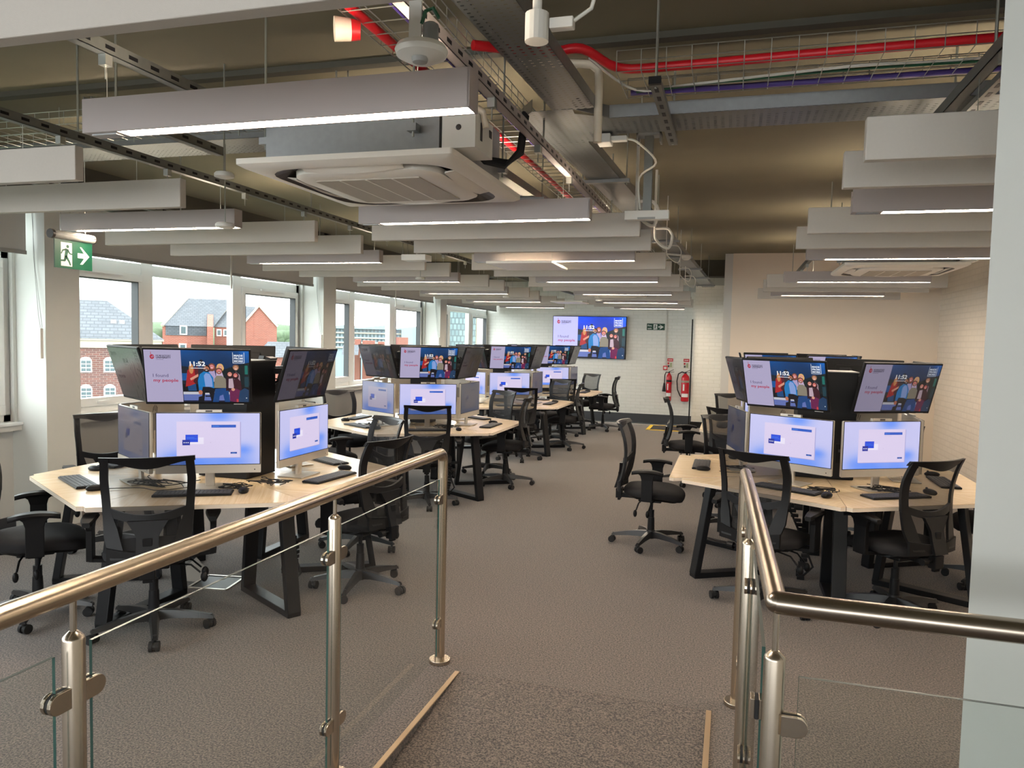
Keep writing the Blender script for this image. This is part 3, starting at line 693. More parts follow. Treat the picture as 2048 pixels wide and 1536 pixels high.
cable('white_flex', [(-.62, 3.86, 2.72), (-.55, 3.88, 2.73), (-.50, 3.95, 2.72), (-.44, 4.2, 2.68), (-.55, 4.38, 2.64), (-.54, 4.38, 2.46)], .006, 'white_cable', 'white cable drooping from the tray to the hanging sensor bar', None, 6)
o = M('plastic_white').box(-.70, -.63, 3.80, 3.90, 2.70, 2.745).box(-.63, -.55, 3.82, 3.86, 2.71, 2.735).obj('junction_box', bevel=.004); tag(o, 'small white connector box under the tray junction', 'junction box')
# hanging post with sensor bar
t = thing('hanging_sensor_bar', (-.50, 4.38, 2.40), 0, 'white sensor bar hung on a grey steel channel post', 'sensor')
M('plastic_white').box(-.125, .125, -.03, .03, 0, .05).mat('plastic_grey').box(-.05, .05, -.032, -.03, .0, .012).obj('sensor_housing', t, bevel=.006)
M('strut_steel').box(-.024, .024, -.02, .02, .05, .47).obj('channel_post', t)
M('galvanised').box(-.07, .07, -.04, .04, .47, .485).box(-.07, -.06, -.04, .04, .43, .485).box(.06, .07, -.04, .04, .43, .485).obj('top_bracket', t)
M('wire').cyl((-.05, 0, .48), (-.05, 0, .70), .005, seg=6).cyl((.05, 0, .48), (.05, 0, .70), .005, seg=6).obj('threaded_rod', t)
# PIR close to camera
t = thing('presence_detector', (-.77, 1.76, 2.405), 0, 'round white presence detector hanging above the nearest lamp', 'detector')
M('plastic_white').lathe([(.012, -.028), (.03, -.024), (.062, -.008), (.066, .004), (.06, .016), (.03, .02)], seg=28).obj('detector_dome', t, smooth=40)
M('plastic_grey').lathe([(.008, -.034), (.018, -.031), (.022, -.02)], (.005, -.02, 0), 16).obj('lens', t, smooth=50)
M('ac_dark').ell((-.03, -.012, -.014), (.012, .008, .006), 10, 5).ell((.008, .022, -.016), (.013, .009, .006), 10, 5).obj('vents', t)
M('plastic_white').box(-.035, -.002, .0, .006, .01, .13).obj('hanging_bracket', t)
M('galvanised').lathe([(.02, .02), (.02, .07), (.012, .075)], (.02, .01, 0), 14).obj('housing_can', t, smooth=40)
M('green_cable').tube([(-.0, .0, .07), (.01, 0, .10), (.03, 0, .105), (.045, 0, .08)], .005, 6).obj('cable', t)
# small devices on pipes
t = thing('conduit_sensor', (-.585, 2.17, 2.60), 0, 'white conduit box with side sensor hanging at the top centre', 'sensor')
M('plastic_white').cyl((0, 0, -.03), (0, 0, .05), .035).obj('conduit_box', t); M('plastic_white').cyl((0, 0, .05), (0, 0, .5), .014).obj('conduit', t)
M('plastic_white').box(.04, .11, -.015, .02, -.0, .03).obj('plug', t, bevel=.003); M('white_cable').tube([(.11, 0, .02), (.16, 0, .05), (.18, 0, .12), (.15, 0, .25)], .006, 6).obj('cable', t, smooth=60)
t = thing('fire_sounder', (-1.275, 2.34, 2.735), 0, 'cream cylindrical sounder with red back near the red cables', 'alarm sounder')
M('pipe_cream').cyl((-.01, 0, 0), (-.055, -.03, -.004), .036, .04, 20).obj('sounder_horn', t, smooth=50); M('red_plastic').cyl((-.01, 0, 0), (.02, .015, 0), .036, .03, 20).obj('sounder_base', t, smooth=50)
o = M('pipe_cream').tube([(-1.0, 3.32, 2.95), (-.72, 3.40, 2.95), (-.66, 3.41, 2.945), (-.63, 3.42, 2.92), (-.625, 3.42, 2.88), (-.625, 3.42, 2.6)], .019, 12).obj('drain_pipe', smooth=60); tag(o, 'cream waste pipe bending down behind the cable trays', 'pipe')
def puck(x, y, z, r, label, h=.03, rod=.2):
    t = thing('smoke_detector', (x, y, z), 0, label, 'detector', 'small round detectors')
    M('plastic_white').lathe([(r * .6, 0), (r, .006), (r, h * .7), (r * .85, h)], seg=22).obj('detector_body', t, smooth=40)
    M('wire').cyl((0, 0, h), (0, 0, 3.098 - z), .004, seg=6).obj('stem', t)
puck(-2.6, 3.40, 2.51, .05, 'round white detector left of the nearest air conditioner', rod=.08)
puck(-2.9, 3.80, 2.315, .055, 'round white detector hanging just below the nearest lit fin by the window', rod=.29)
puck(-3.08, 7.1, 2.28, .05, 'round white detector below the fins in mid room', rod=.33)
puck(-3.1, 10.2, 2.28, .05, 'round white detector below the far fins', rod=.33)
puck(-1.9, 10.9, 2.28, .05, 'round white detector below the far middle fins', rod=.33)
o = M('plastic_white').box(-2.72, -2.5, 5.86, 6.0, 2.345, 2.395).cyl((-2.61, 5.93, 2.395), (-2.61, 5.93, 3.098), .005, seg=6).obj('emergency_light', bevel=.004); tag(o, 'flat white emergency lamp between the left and middle fins', 'emergency light')
t = thing('heat_detector', (-.56, 9.03, 2.72), 0, 'white detector on the end of a side conduit beyond the middle row', 'detector')
M('plastic_white').lathe([(.03, -.05), (.055, -.03), (.055, 0), (.03, .01)], seg=16).obj('detector_body', t, smooth=40); M('plastic_white').cyl((0, 0, 0), (-.3, 0, .03), .012, seg=8).obj('conduit', t)
for i, (x, y) in enumerate(((-.5, 5.0), (-.5, 6.2), (-.5, 7.3), (-.52, 9.5), (-.52, 10.6))):
    z = 2.5
    cable('white_conduit', [(x - .15, y, z + .12), (x - .05, y, z + .12), (x - .02, y, z + .1), (x, y, z + .05), (x - .03, y, z - .04), (x - .12, y, z + .02), (x - .14, y, z + .12), (x - .14, y, 3.09)], .011 if i < 2 else .005, 'plastic_white', '%s white conduit curling down at the right end of the middle row' % ordn[i], 'curled conduits', 8, 'conduit')
t = thing('ceiling_speaker_panel', (-1.65, 6.03, 2.30), 0, 'thin square white panel hanging below the middle fins', 'ceiling panel', 'thin square ceiling panels')
M('ac_white').box(-.27, .27, -.3, .3, 0, .02).obj('panel', t, bevel=.004)
for x in (-.2, .2): M('wire').cyl((x, 0, .02), (x, 0, .3), .0015, seg=5).obj('suspension_wire', t)
dup(t, (-2.65, 12.4, 2.33), None, 'thin square white panel far down the room between the rows')
t = thing('exit_sign_light', (-4.15, 3.76, 2.30), 0, 'green running-man exit sign hanging from a white tube by the left pier', 'exit sign')
M('plastic_grey').cyl((0, 0, 0), (0, .31, 0), .028, seg=20).mat('ac_dark').cyl((0, -.02, 0), (0, 0, 0), .029, seg=20).cyl((0, .31, 0), (0, .316, 0), .029, seg=20).box(.0275, .029, 0, .31, .002, .006).obj('tube_housing', t, smooth=40)
M('led_green').ell((.029, .285, .004), (.004, .004, .004), 8, 5).obj('indicator', t)
M('wire').cyl((0, .06, .028), (0, .06, .8), .002, seg=5).cyl((0, .25, .028), (0, .25, .8), .002, seg=5).obj('suspension_wire', t)
def running_man(a, u, v, s, col):
    # s = man height in v units, square aspect in u by a.H/a.W
    k = a.H / a.W
    def P(x, y): return (u + x * s * k, v + y * s)
    a.oval(u + .06 * s * k, v + .92 * s, .085 * s * k, .085 * s, col)
    def limb(p, q, w1, w2):
        x0, y0 = p; x1, y1 = q; dx, dy = x1 - x0, y1 - y0; L = math.hypot(dx, dy); nx, ny = -dy / L, dx / L
        a.poly([P(x0 + nx * w1, y0 + ny * w1), P(x1 + nx * w2, y1 + ny * w2), P(x1 - nx * w2, y1 - ny * w2), P(x0 - nx * w1, y0 - ny * w1)], col, False)
    a.lay += 1
    limb((.03, .80), (-.06, .42), .10, .08); limb((-.04, .44), (.12, .2), .07, .05); limb((.12, .22), (.22, .0), .05, .045)
    limb((-.06, .45), (-.12, .2), .07, .055); limb((-.1, .22), (-.42, .2), .05, .04)
    limb((.0, .78), (-.22, .72), .045, .035); limb((-.22, .74), (-.32, .54), .035, .03); limb((.06, .74), (.2, .56), .045, .035); limb((.2, .57), (.38, .56), .033, .03)
def arrow(a, u0, v0, u1, v1, col):
    vm = (v0 + v1) / 2; h = (v1 - v0); L = u1 - u0
    a.lay += 1
    a.poly([(u0, vm - h * .14), (u0 + L * .62, vm - h * .14), (u0 + L * .62, vm + h * .14), (u0, vm + h * .14)], col, False)
    a.poly([(u0 + L * .32, v1), (u1, vm), (u0 + L * .68, vm + h * .0), (u0 + L * .0 + L * .2, v1)], col, False)
    a.poly([(u0 + L * .2, v0), (u0 + L * .68, vm), (u1, vm), (u0 + L * .42, v0)], col, False)
a = Art(.29, .18, 0, 'printed', -.21); G = (0, 62, 42)
a.rect(0, 0, 1, 1, G); a.rect(.16, .08, .45, .92, (180, 180, 172)); running_man(a, .31, .12, .72, G); arrow(a, .6, .2, .92, .82, (180, 180, 172))
s = a.obj('exit_symbol', t, loc=(.004, .155, 0), rot=(0, 0, R(90)))
M('sign_green').box(-.003, .003, .01, .30, -.21, -.02).obj('sign_blade', t)

# ------------------------------------------------ air conditioning cassettes
def rsq(h, r, z, n=5, cx=0, cy=0):
    out = []
    for qx, qy, a0 in ((1, 1, 0), (-1, 1, 90), (-1, -1, 180), (1, -1, 270)):
        for k in range(n + 1):
            a = R(a0 + 90 * k / n); out.append((cx + qx * (h - r) + r * math.cos(a), cy + qy * (h - r) + r * math.sin(a), z))
    return out
def ac_unit(loc, rz, label):
    t = thing('air_conditioning_unit', loc, rz, label, 'air conditioner', 'ceiling cassette air conditioners')
    p = M('ac_white'); H = .49
    p.loft([rsq(H, .012, .035), rsq(H, .012, .012), rsq(H - .02, .02, .0), rsq(.422, .17, -.004)], cap=False)
    p.loft([rsq(H, .012, .035), rsq(.41, .05, .037)], cap=True); p.obj('face_panel', t, smooth=35)
    M('ac_dark').loft([rsq(.424, .17, -.003), rsq(.36, .14, .03)], cap=False).loft([rsq(.36, .14, .03), rsq(.35, .14, .031)]).obj('air_slot', t)
    M('ac_white').loft([rsq(.345, .13, .02), rsq(.345, .13, -.006), rsq(.325, .12, -.016), rsq(.27, .03, -.017)]).obj('centre_panel', t, smooth=35)
    g = M('ac_grille').box(-.25, .25, -.25, .25, -.022, -.016); g.mat('ac_white')
    for k in range(-1, 2): g.box(k * .125 - .004, k * .125 + .004, -.25, .25, -.0235, -.022)
    g.obj('intake_grille', t)
    for k in range(4):
        a = k * PI / 2; f = M('ac_white'); n = 8; sec = []
        for i in range(n + 1):
            x = -.23 + .46 * i / n; b = .012 * math.cos((i / n - .5) * PI)
            sec.append([(x, -.358, .004 - b), (x, -.408, .010), (x, -.406, .006), (x, -.358, -.004 - b * 1.2)])
        f.loft(sec); o = f.obj('air_flap', t, smooth=35, rot=(0, 0, a))
    b = M('galvanised').box(-.40, .40, -.40, .40, .037, .33); b.obj('casing', t)
    s = M('strut_steel')
    for q in range(5): s.box(-.36 + q * .09 * 1.6, -.357 + q * .09 * 1.6, -.402, -.4, .2, .3)
    s.box(-.36, .22, -.402, -.4, .195, .199); s.obj('casing_seams', t)
    for x, y in ((-.43, -.36), (.30, -.43), (-.43, .36), (.43, .36)):
        M('galvanised').box(x - .02, x + .02, y - .02, y + .02, .12, .15).mat('wire').cyl((x, y, .1), (x, y, .7), .005, seg=6).obj('hanging_rod', t)
    M('plastic_white').box(.42, .56, -.42, -.2, .05, .19).mat('ac_dark').box(.561, .563, -.36, -.34, .09, .16).box(.561, .563, -.25, -.22, .13, .16).ell((.49, -.421, .13), (.012, .003, .012), 10, 5).obj('pump_box', t, bevel=.012)
    M('pipe_cream').tube([(.2, -.42, .29), (.42, -.42, .29), (.45, -.42, .285), (.57, -.36, .20), (.58, -.35, .14)], .014, 10).obj('condensate_pipe', t, smooth=50)
    M('green_cable').cyl((.17, -.42, .29), (.24, -.42, .29), .02).obj('pipe_coupling', t)
    c = M('rubber')
    for k in range(4): c.tube([(.40, -.14 + .03 * k, .16), (.50, -.12 + .03 * k, .06 + .012 * k), (.57, -.06 + .03 * k, .05 + .015 * k), (.61, .02 + .02 * k, .14), (.62, .06 + .02 * k, .32)], .009, 7)
    c.obj('refrigerant_pipes', t, smooth=60)
    return t
a0 = ac_unit((-1.56, 3.24, 2.40), 0, 'nearest ceiling air conditioner, large square cassette behind the first lamp')
dup(a0, (1.40, 7.62, 2.40), None, 'ceiling air conditioner above the right-hand desks')
dup(a0, (-1.80, 12.1, 2.40), None, 'farthest ceiling air conditioner near the wall screen')

# ================================================================== BACK WALL THINGS
# ---- display art
SKIN = (214, 150, 128)
def welcome(W, H, y0, z0, vivid=False):
    a = Art(W, H, y0, 'display', z0)
    LAV = (176, 168, 200) if not vivid else (184, 184, 240)
    a.rect(0, 0, 1, 1, (10, 14, 20))
    a.rect(0, 0, .345, 1, LAV)
    top, bot = ((12, 70, 130), (10, 36, 66)) if not vivid else ((10, 70, 235), (8, 40, 150))
    def sky(u, v):
        k = (v - .35) / .65; k = max(0, min(1, k)); g = .5 + .5 * math.sin(u * 9 + v * 5)
        c = [bot[i] + (top[i] - bot[i]) * k for i in range(3)]; s = .82 + .3 * g * k + (.35 if u > .93 and v > .7 else 0); return tuple(min(255, q * s) for q in c)
    a.grid(.345, .35, 1, 1, 12, 8, sky)
    a.rect(.345, .35, .37, .5, (30, 90, 160)); a.rect(.345, .45, .42, .47, (90, 140, 190))
    a.poly([(.345, .35), (.56, .35), (.56, .60), (.50, .66), (.345, .70)], (26, 34, 44)); a.rect(.345, .42, .40, .56, (20, 84, 150))
    a.poly([(.62, .35), (1, .35), (1, .78), (.9, .74), (.72, .62)], (14, 28, 32))
    a.rect(.955, .55, .985, .72, (28, 110, 100)); a.rect(.95, .30, .99, .5, (24, 60, 70))
    # bench
    a.rect(.35, .15, .9, .20, (196, 196, 206)); a.rect(.35, .02, .9, .15, (96, 112, 176)); a.rect(.35, 0, .9, .03, (28, 30, 50)); a.rect(.56, .10, .66, .13, (30, 34, 50))
    # woman in red, back turned
    a.poly([(.40, .22), (.48, .22), (.47, .42), (.39, .40)], (22, 70, 120)); a.poly([(.375, .30), (.40, .62), (.44, .66), (.49, .62), (.47, .36), (.42, .32)], (168, 36, 40))
    a.poly([(.45, .40), (.49, .55), (.50, .50), (.48, .34)], (70, 26, 30)); a.oval(.437, .65, .022, .10, (204, 138, 84)); a.oval(.49, .60, .022, .10, (92, 30, 36)); a.poly([(.42, .46), (.50, .55), (.51, .51), (.43, .42)], SKIN)
    # back row
    def head(u, v, r, hair, skin=SKIN, beard=None, long=False):
        r *= .92
        a.oval(u, v + r * .35 * 1.7, r * 1.15, r * 1.9, hair)
        if long: a.oval(u, v - r * .6, r * 1.35, r * 2.6, hair)
        a.oval(u, v, r * .82, r * 1.6, skin)
        if beard: a.oval(u, v - r * .8, r * .72, r * .9, beard); a.oval(u, v - r * .62, r * .36, r * .22, (236, 230, 226))
        else: a.oval(u, v - r * .55, r * .4, r * .22, (240, 232, 228))
        a.oval(u - r * .3, v + r * .35, r * .1, r * .14, (40, 26, 26)); a.oval(u + r * .3, v + r * .35, r * .1, r * .14, (40, 26, 26))
    a.oval(.535, .78, .02, .05, (28, 30, 40)); a.poly([(.50, .45), (.505, .66), (.55, .68), (.58, .5)], (46, 44, 56))
    a.poly([(.60, .40), (.605, .60), (.66, .62), (.68, .4)], (176, 158, 196)); head(.635, .69, .030, (120, 70, 52), (216, 132, 130), long=True)
    a.poly([(.67, .40), (.675, .58), (.73, .60), (.76, .4)], (196, 176, 206)); head(.715, .685, .030, (222, 176, 110), (224, 160, 134), long=True)
    a.poly([(.80, .30), (.815, .56), (.87, .60), (.905, .54), (.91, .30)], (156, 128, 138)); head(.868, .67, .030, (130, 92, 66), (206, 148, 120))
    # man in blue denim
    a.poly([(.495, .10), (.53, .12), (.53, .30), (.64, .30), (.66, .10), (.70, 0), (.62, 0), (.60, .18), (.56, .18), (.545, 0), (.49, 0)], (16, 16, 24))
    a.poly([(.50, .25), (.495, .42), (.515, .54), (.555, .60), (.61, .58), (.645, .48), (.65, .27), (.60, .30), (.54, .30)], (24, 120, 186))
    a.poly([(.565, .30), (.555, .52), (.575, .57), (.61, .55), (.632, .45), (.635, .30)], (134, 160, 216)); a.poly([(.50, .30), (.50, .22), (.53, .22), (.54, .30)], (22, 110, 176))
    a.oval(.515, .19, .02, .045, (188, 112, 84)); head(.583, .645, .036, (34, 26, 26), (176, 110, 82), beard=(40, 28, 28))
    # man in grey
    a.poly([(.63, .0), (.66, .26), (.76, .28), (.79, .22), (.80, .0), (.75, .0), (.735, .15), (.70, .12), (.69, .0)], (20, 66, 124))
    a.poly([(.65, .28), (.655, .46), (.68, .52), (.73, .52), (.765, .46), (.77, .28)], (136, 128, 112)); head(.703, .60, .033, (112, 70, 52), (222, 132, 126), beard=(150, 84, 70))
    # two women
    a.poly([(.765, .22), (.77, .50), (.80, .56), (.84, .52), (.865, .26)], (44, 20, 32)); a.poly([(.79, .28), (.795, .46), (.835, .47), (.845, .27)], (190, 166, 178)); head(.807, .55, .029, (36, 22, 26), (216, 138, 122), long=True)
    a.poly([(.84, .22), (.845, .44), (.88, .48), (.915, .40), (.92, .24)], (60, 22, 34)); head(.862, .53, .027, (44, 22, 28), (214, 116, 108), long=True)
    a.poly([(.80, .02), (.80, .24), (.86, .27), (.92, .22), (.91, .0), (.85, .0)], (104, 30, 74)); a.poly([(.88, 0), (.90, .22), (.95, .28), (.99, .24), (.985, 0)], (28, 58, 92)); a.oval(.835, .25, .018, .03, SKIN); a.rect(.865, 0, .885, .06, (196, 60, 60)); a.oval(.965, .08, .006, .01, (240, 240, 240))
    # writing
    a.oval(.075, .87, .021, .045, (176, 40, 62)); a.oval(.079, .872, .011, .024, LAV); a.poly([(.062, .93), (.066, .98), (.07, .90)], (176, 40, 62)); a.text('S', .068, .842, .06, (176, 40, 62), .03)
    a.text('DE MONTFORT', .112, .880, .026, (44, 36, 60), .02, .14); a.text('UNIVERSITY', .112, .840, .034, (44, 36, 60), .03, .14); a.text('LEICESTER', .112, .812, .014, (80, 60, 90), 0, .07)
    a.text('I found', .072, .485, .062, (78, 66, 108), 0, .145); a.text('my people', .074, .395, .058, (176, 44, 78), .02, .235)
    a.text('11:52', .425, .705, .082, (244, 244, 244), .035, .15); a.rect(.432, .655, .575, .668, (226, 226, 232)); a.text('Wednesday 6 November', .434, .657, .009, (190, 190, 200), 0, .139)
    W_ = (230, 236, 246)
    for q in ((.84, .765, .955, .773), (.84, .765, .8445, .975), (.9505, .765, .955, .975)): a.rect(*q, W_)
    for s_, v in (('MADE', .895), ('FROM', .842), ('MORE', .789)): a.text(s_, .853, v, .036, W_, .04, .088)
    return a
def login(W, H, y0, z0):
    a = Art(W, H, y0, 'display', z0)
    def bgf(u, v):
        c = [196, 196, 238]
        for cu, cv, s, k in ((.60, .97, .14, 1), (.35, -.02, .28, 1.1), (.72, .02, .22, .9), (.84, .28, .09, .9), (.18, .10, .12, .6)):
            g = k * math.exp(-(((u - cu) / s) ** 2 + ((v - cv) / s / 1.1) ** 2)); g = min(1, g)
            c = [c[0] + (92 - c[0]) * g * .9, c[1] + (140 - c[1]) * g * .9, c[2] + (246 - c[2]) * g * .9]
        return tuple(c)
    a.grid(0, 0, 1, 1, 36, 22, bgf)
    a.rect(.197, .123, .815, .83, (172, 168, 214)); a.rect(.19, .135, .805, .84, (216, 204, 234))
    a.rect(.525, .72, .765, .775, (28, 84, 190)); a.rect(.535, .742, .6, .750, (90, 150, 236)); a.text('Sign in to your account', .532, .69, .008, (150, 140, 170), 0, .09)
    a.rect(.30, .40, .45, .53, (232, 226, 244)); a.rect(.275, .44, .395, .585, (24, 70, 214)); a.rect(.285, .525, .36, .532, (70, 130, 240)); a.rect(.285, .5, .385, .507, (60, 120, 240))
    a.rect(.245, .38, .318, .485, (28, 44, 150))
    for k in range(3): a.oval(.262 + k * .019, .43, .006, .01, (236, 236, 250))
    a.rect(.712, .205, .775, .238, (20, 70, 160)); a.text('Next', .73, .213, .016, (120, 180, 240), 0, .026); a.rect(.515, .425, .519, .432, (60, 60, 80))
    return a
# wall screen
t = thing('wall_screen', (-3.265, 17.57, 1.286), 0, 'large wall screen on the back wall showing a welcome picture', 'screen')
M('black_plastic').box(-.88, .88, -.06, .0, 0, .995).obj('bezel', t, bevel=.004)
s = welcome(1.735, .972, -.061, .011, True).obj('display_picture', t); s.color = (1.25, 1.25, 1.25, 1)
M('black_metal').box(-.3, .3, 0, .03, .3, .7).obj('wall_bracket', t)
# exit plate
t = thing('exit_sign', (-1.72, 17.595, 1.985), 0, 'flat green Fire exit sign with arrow on the back wall', 'exit sign')
M('sign_green').box(-.205, .205, -.004, 0, 0, .15).obj('sign_plate', t)
a = Art(.41, .15, -.0045, 'printed', 0); WH = (226, 228, 222); a.rect(0, 0, 1, 1, G)
a.text('Fire', .05, .55, .26, WH, .02, .22); a.text('exit', .05, .14, .24, WH, .02, .22); a.rect(.37, .1, .58, .9, WH); running_man(a, .475, .14, .7, G); arrow(a, .64, .18, .94, .82, WH); a.obj('sign_print', t)
# extinguishers
def extinguisher(x, label, r, h, horn):
    t = thing('fire_extinguisher', (x, 17.44, .37), 0, label, 'fire extinguisher', 'fire extinguishers on the back wall')
    M('ext_red').lathe([(r * .8, 0), (r, .015), (r, h * .80), (r * .9, h * .87), (r * .45, h * .94), (r * .3, h * .97)], seg=22).obj('cylinder', t, smooth=40)
    v = M('black_metal').cyl((0, 0, h * .96), (0, 0, h * 1.02), r * .25); v.bar((0, 0, h * 1.02), (.1, 0, h * 1.09), .02, .012); v.bar((0, 0, h), (.11, 0, h * 1.01), .02, .01); v.obj('valve_handle', t)
    if horn: M('rubber').tube([(0, 0, h * .98), (-.07, 0, h * 1.0), (-r - .035, 0, h * .9), (-r - .04, 0, h * .6)], .012, 8).tube([(-r - .04, 0, h * .62), (-r - .045, 0, h * .32)], [.02, .045], 12).obj('discharge_horn', t, smooth=50)
    else: M('rubber').tube([(0, 0, h * .98), (-.08, 0, h * 1.02), (-r - .07, 0, h * .95), (-r - .10, 0, h * .7), (-r - .08, 0, h * .4), (-r - .02, 0, h * .2), (-r + .02, -.02, h * .14)], .014, 8).obj('hose', t, smooth=50)
    lb = M('label_white')
    def band(z0, z1, a0, a1, rr):
        n = 8
        for k in range(n):
            b0 = R(a0 + (a1 - a0) * k / n); b1 = R(a0 + (a1 - a0) * (k + 1) / n)
            lb.add([(rr * math.cos(b), rr * math.sin(b), z) for z in (z0, z1) for b in (b0, b1)], [(0, 1, 3, 2)])
    band(h * .16, h * .28, 215, 325, r + .001); lb.mat('stone' if not horn else 'black_plastic'); band(h * .66, h * .73, 200, 340, r + .001); lb.mat('ext_red' if False else 'label_white'); band(h * .38, h * .6, 240, 262, r + .001)
    lb.obj('label', t)
    M('black_metal').box(-.03, .03, r, .16, h * .6, h * .7).obj('wall_hook', t)
    s = thing('fire_notice', (x, 17.595, 1.12), 0, ('left ' if horn else 'right ') + 'fire notice plates in red and white above an extinguisher', 'sign', 'notices above the extinguishers')
    a = Art(.13, .22, -.004, 'printed', 0); a.rect(0, 0, 1, .62, (214, 208, 196)); a.rect(0, .68, 1, 1, (190, 30, 40)); a.rect(.05, .38, .35, .58, (190, 30, 40)); a.rect(.5, .08, .8, .55, (150, 160, 120)); a.rect(.1, .08, .4, .3, (60, 60, 60)); a.rect(.15, .8, .85, .88, (226, 200, 200)); a.obj('notice_print', s)
    M('label_white').box(-.066, .066, -.003, 0, 0, .22).obj('notice_plate', s)
extinguisher(-1.365, 'slim red carbon dioxide extinguisher with black horn, left of the two', .062, .66, True)
extinguisher(-1.0, 'wide red extinguisher with black hose, right of the two', .088, .66, False)
t = thing('fire_alarm_call_point', (-1.47, 17.595, 1.07), 0, 'small red break-glass call point on the back wall', 'call point')
M('red_plastic').box(-.05, .05, -.04, 0, 0, .1).obj('case', t, bevel=.004); M('label_white').box(-.03, .03, -.042, -.04, .025, .075).obj('glass_plate', t)
o = M('white_paint').box(-1.495, -1.465, 17.575, 17.6, 1.17, 2.85).obj('wall_conduit'); tag(o, 'thin white conduit running up the back wall above the call point', 'conduit')
t = thing('floor_hatch', (-1.16, 15.0, 0), 0, 'black floor plate with a yellow tape border in front of the extinguishers', 'floor hatch')
M('black_plastic').box(-.33, .33, -.3, .48, .0, .006).obj('hatch_plate', t); M('yellow').box(-.4, -.33, -.36, .54, .0, .007).box(.33, .4, -.36, .54, 0, .007).box(-.4, .4, -.36, -.3, 0, .007).box(-.4, .4, .48, .54, 0, .007).obj('yellow_border', t)
t = thing('floor_outlet_box', (-3.30, 4.24, 0), R(10), 'open floor socket box with a pale metal rim under the nearest left desk', 'floor box')
M('silver').box(-.14, .14, -.14, -.125, 0, .008).box(-.14, .14, .125, .14, 0, .008).box(-.14, -.125, -.14, .14, 0, .008).box(.125, .14, -.14, .14, 0, .008).obj('rim', t)
M('black_plastic').box(-.125, .125, -.125, .125, 0, .003).obj('well', t); M('silver').bar((-.13, 0, .006), (-.22, 0, .10), .2, .006, (0, 1, 0)).obj('lid', t)

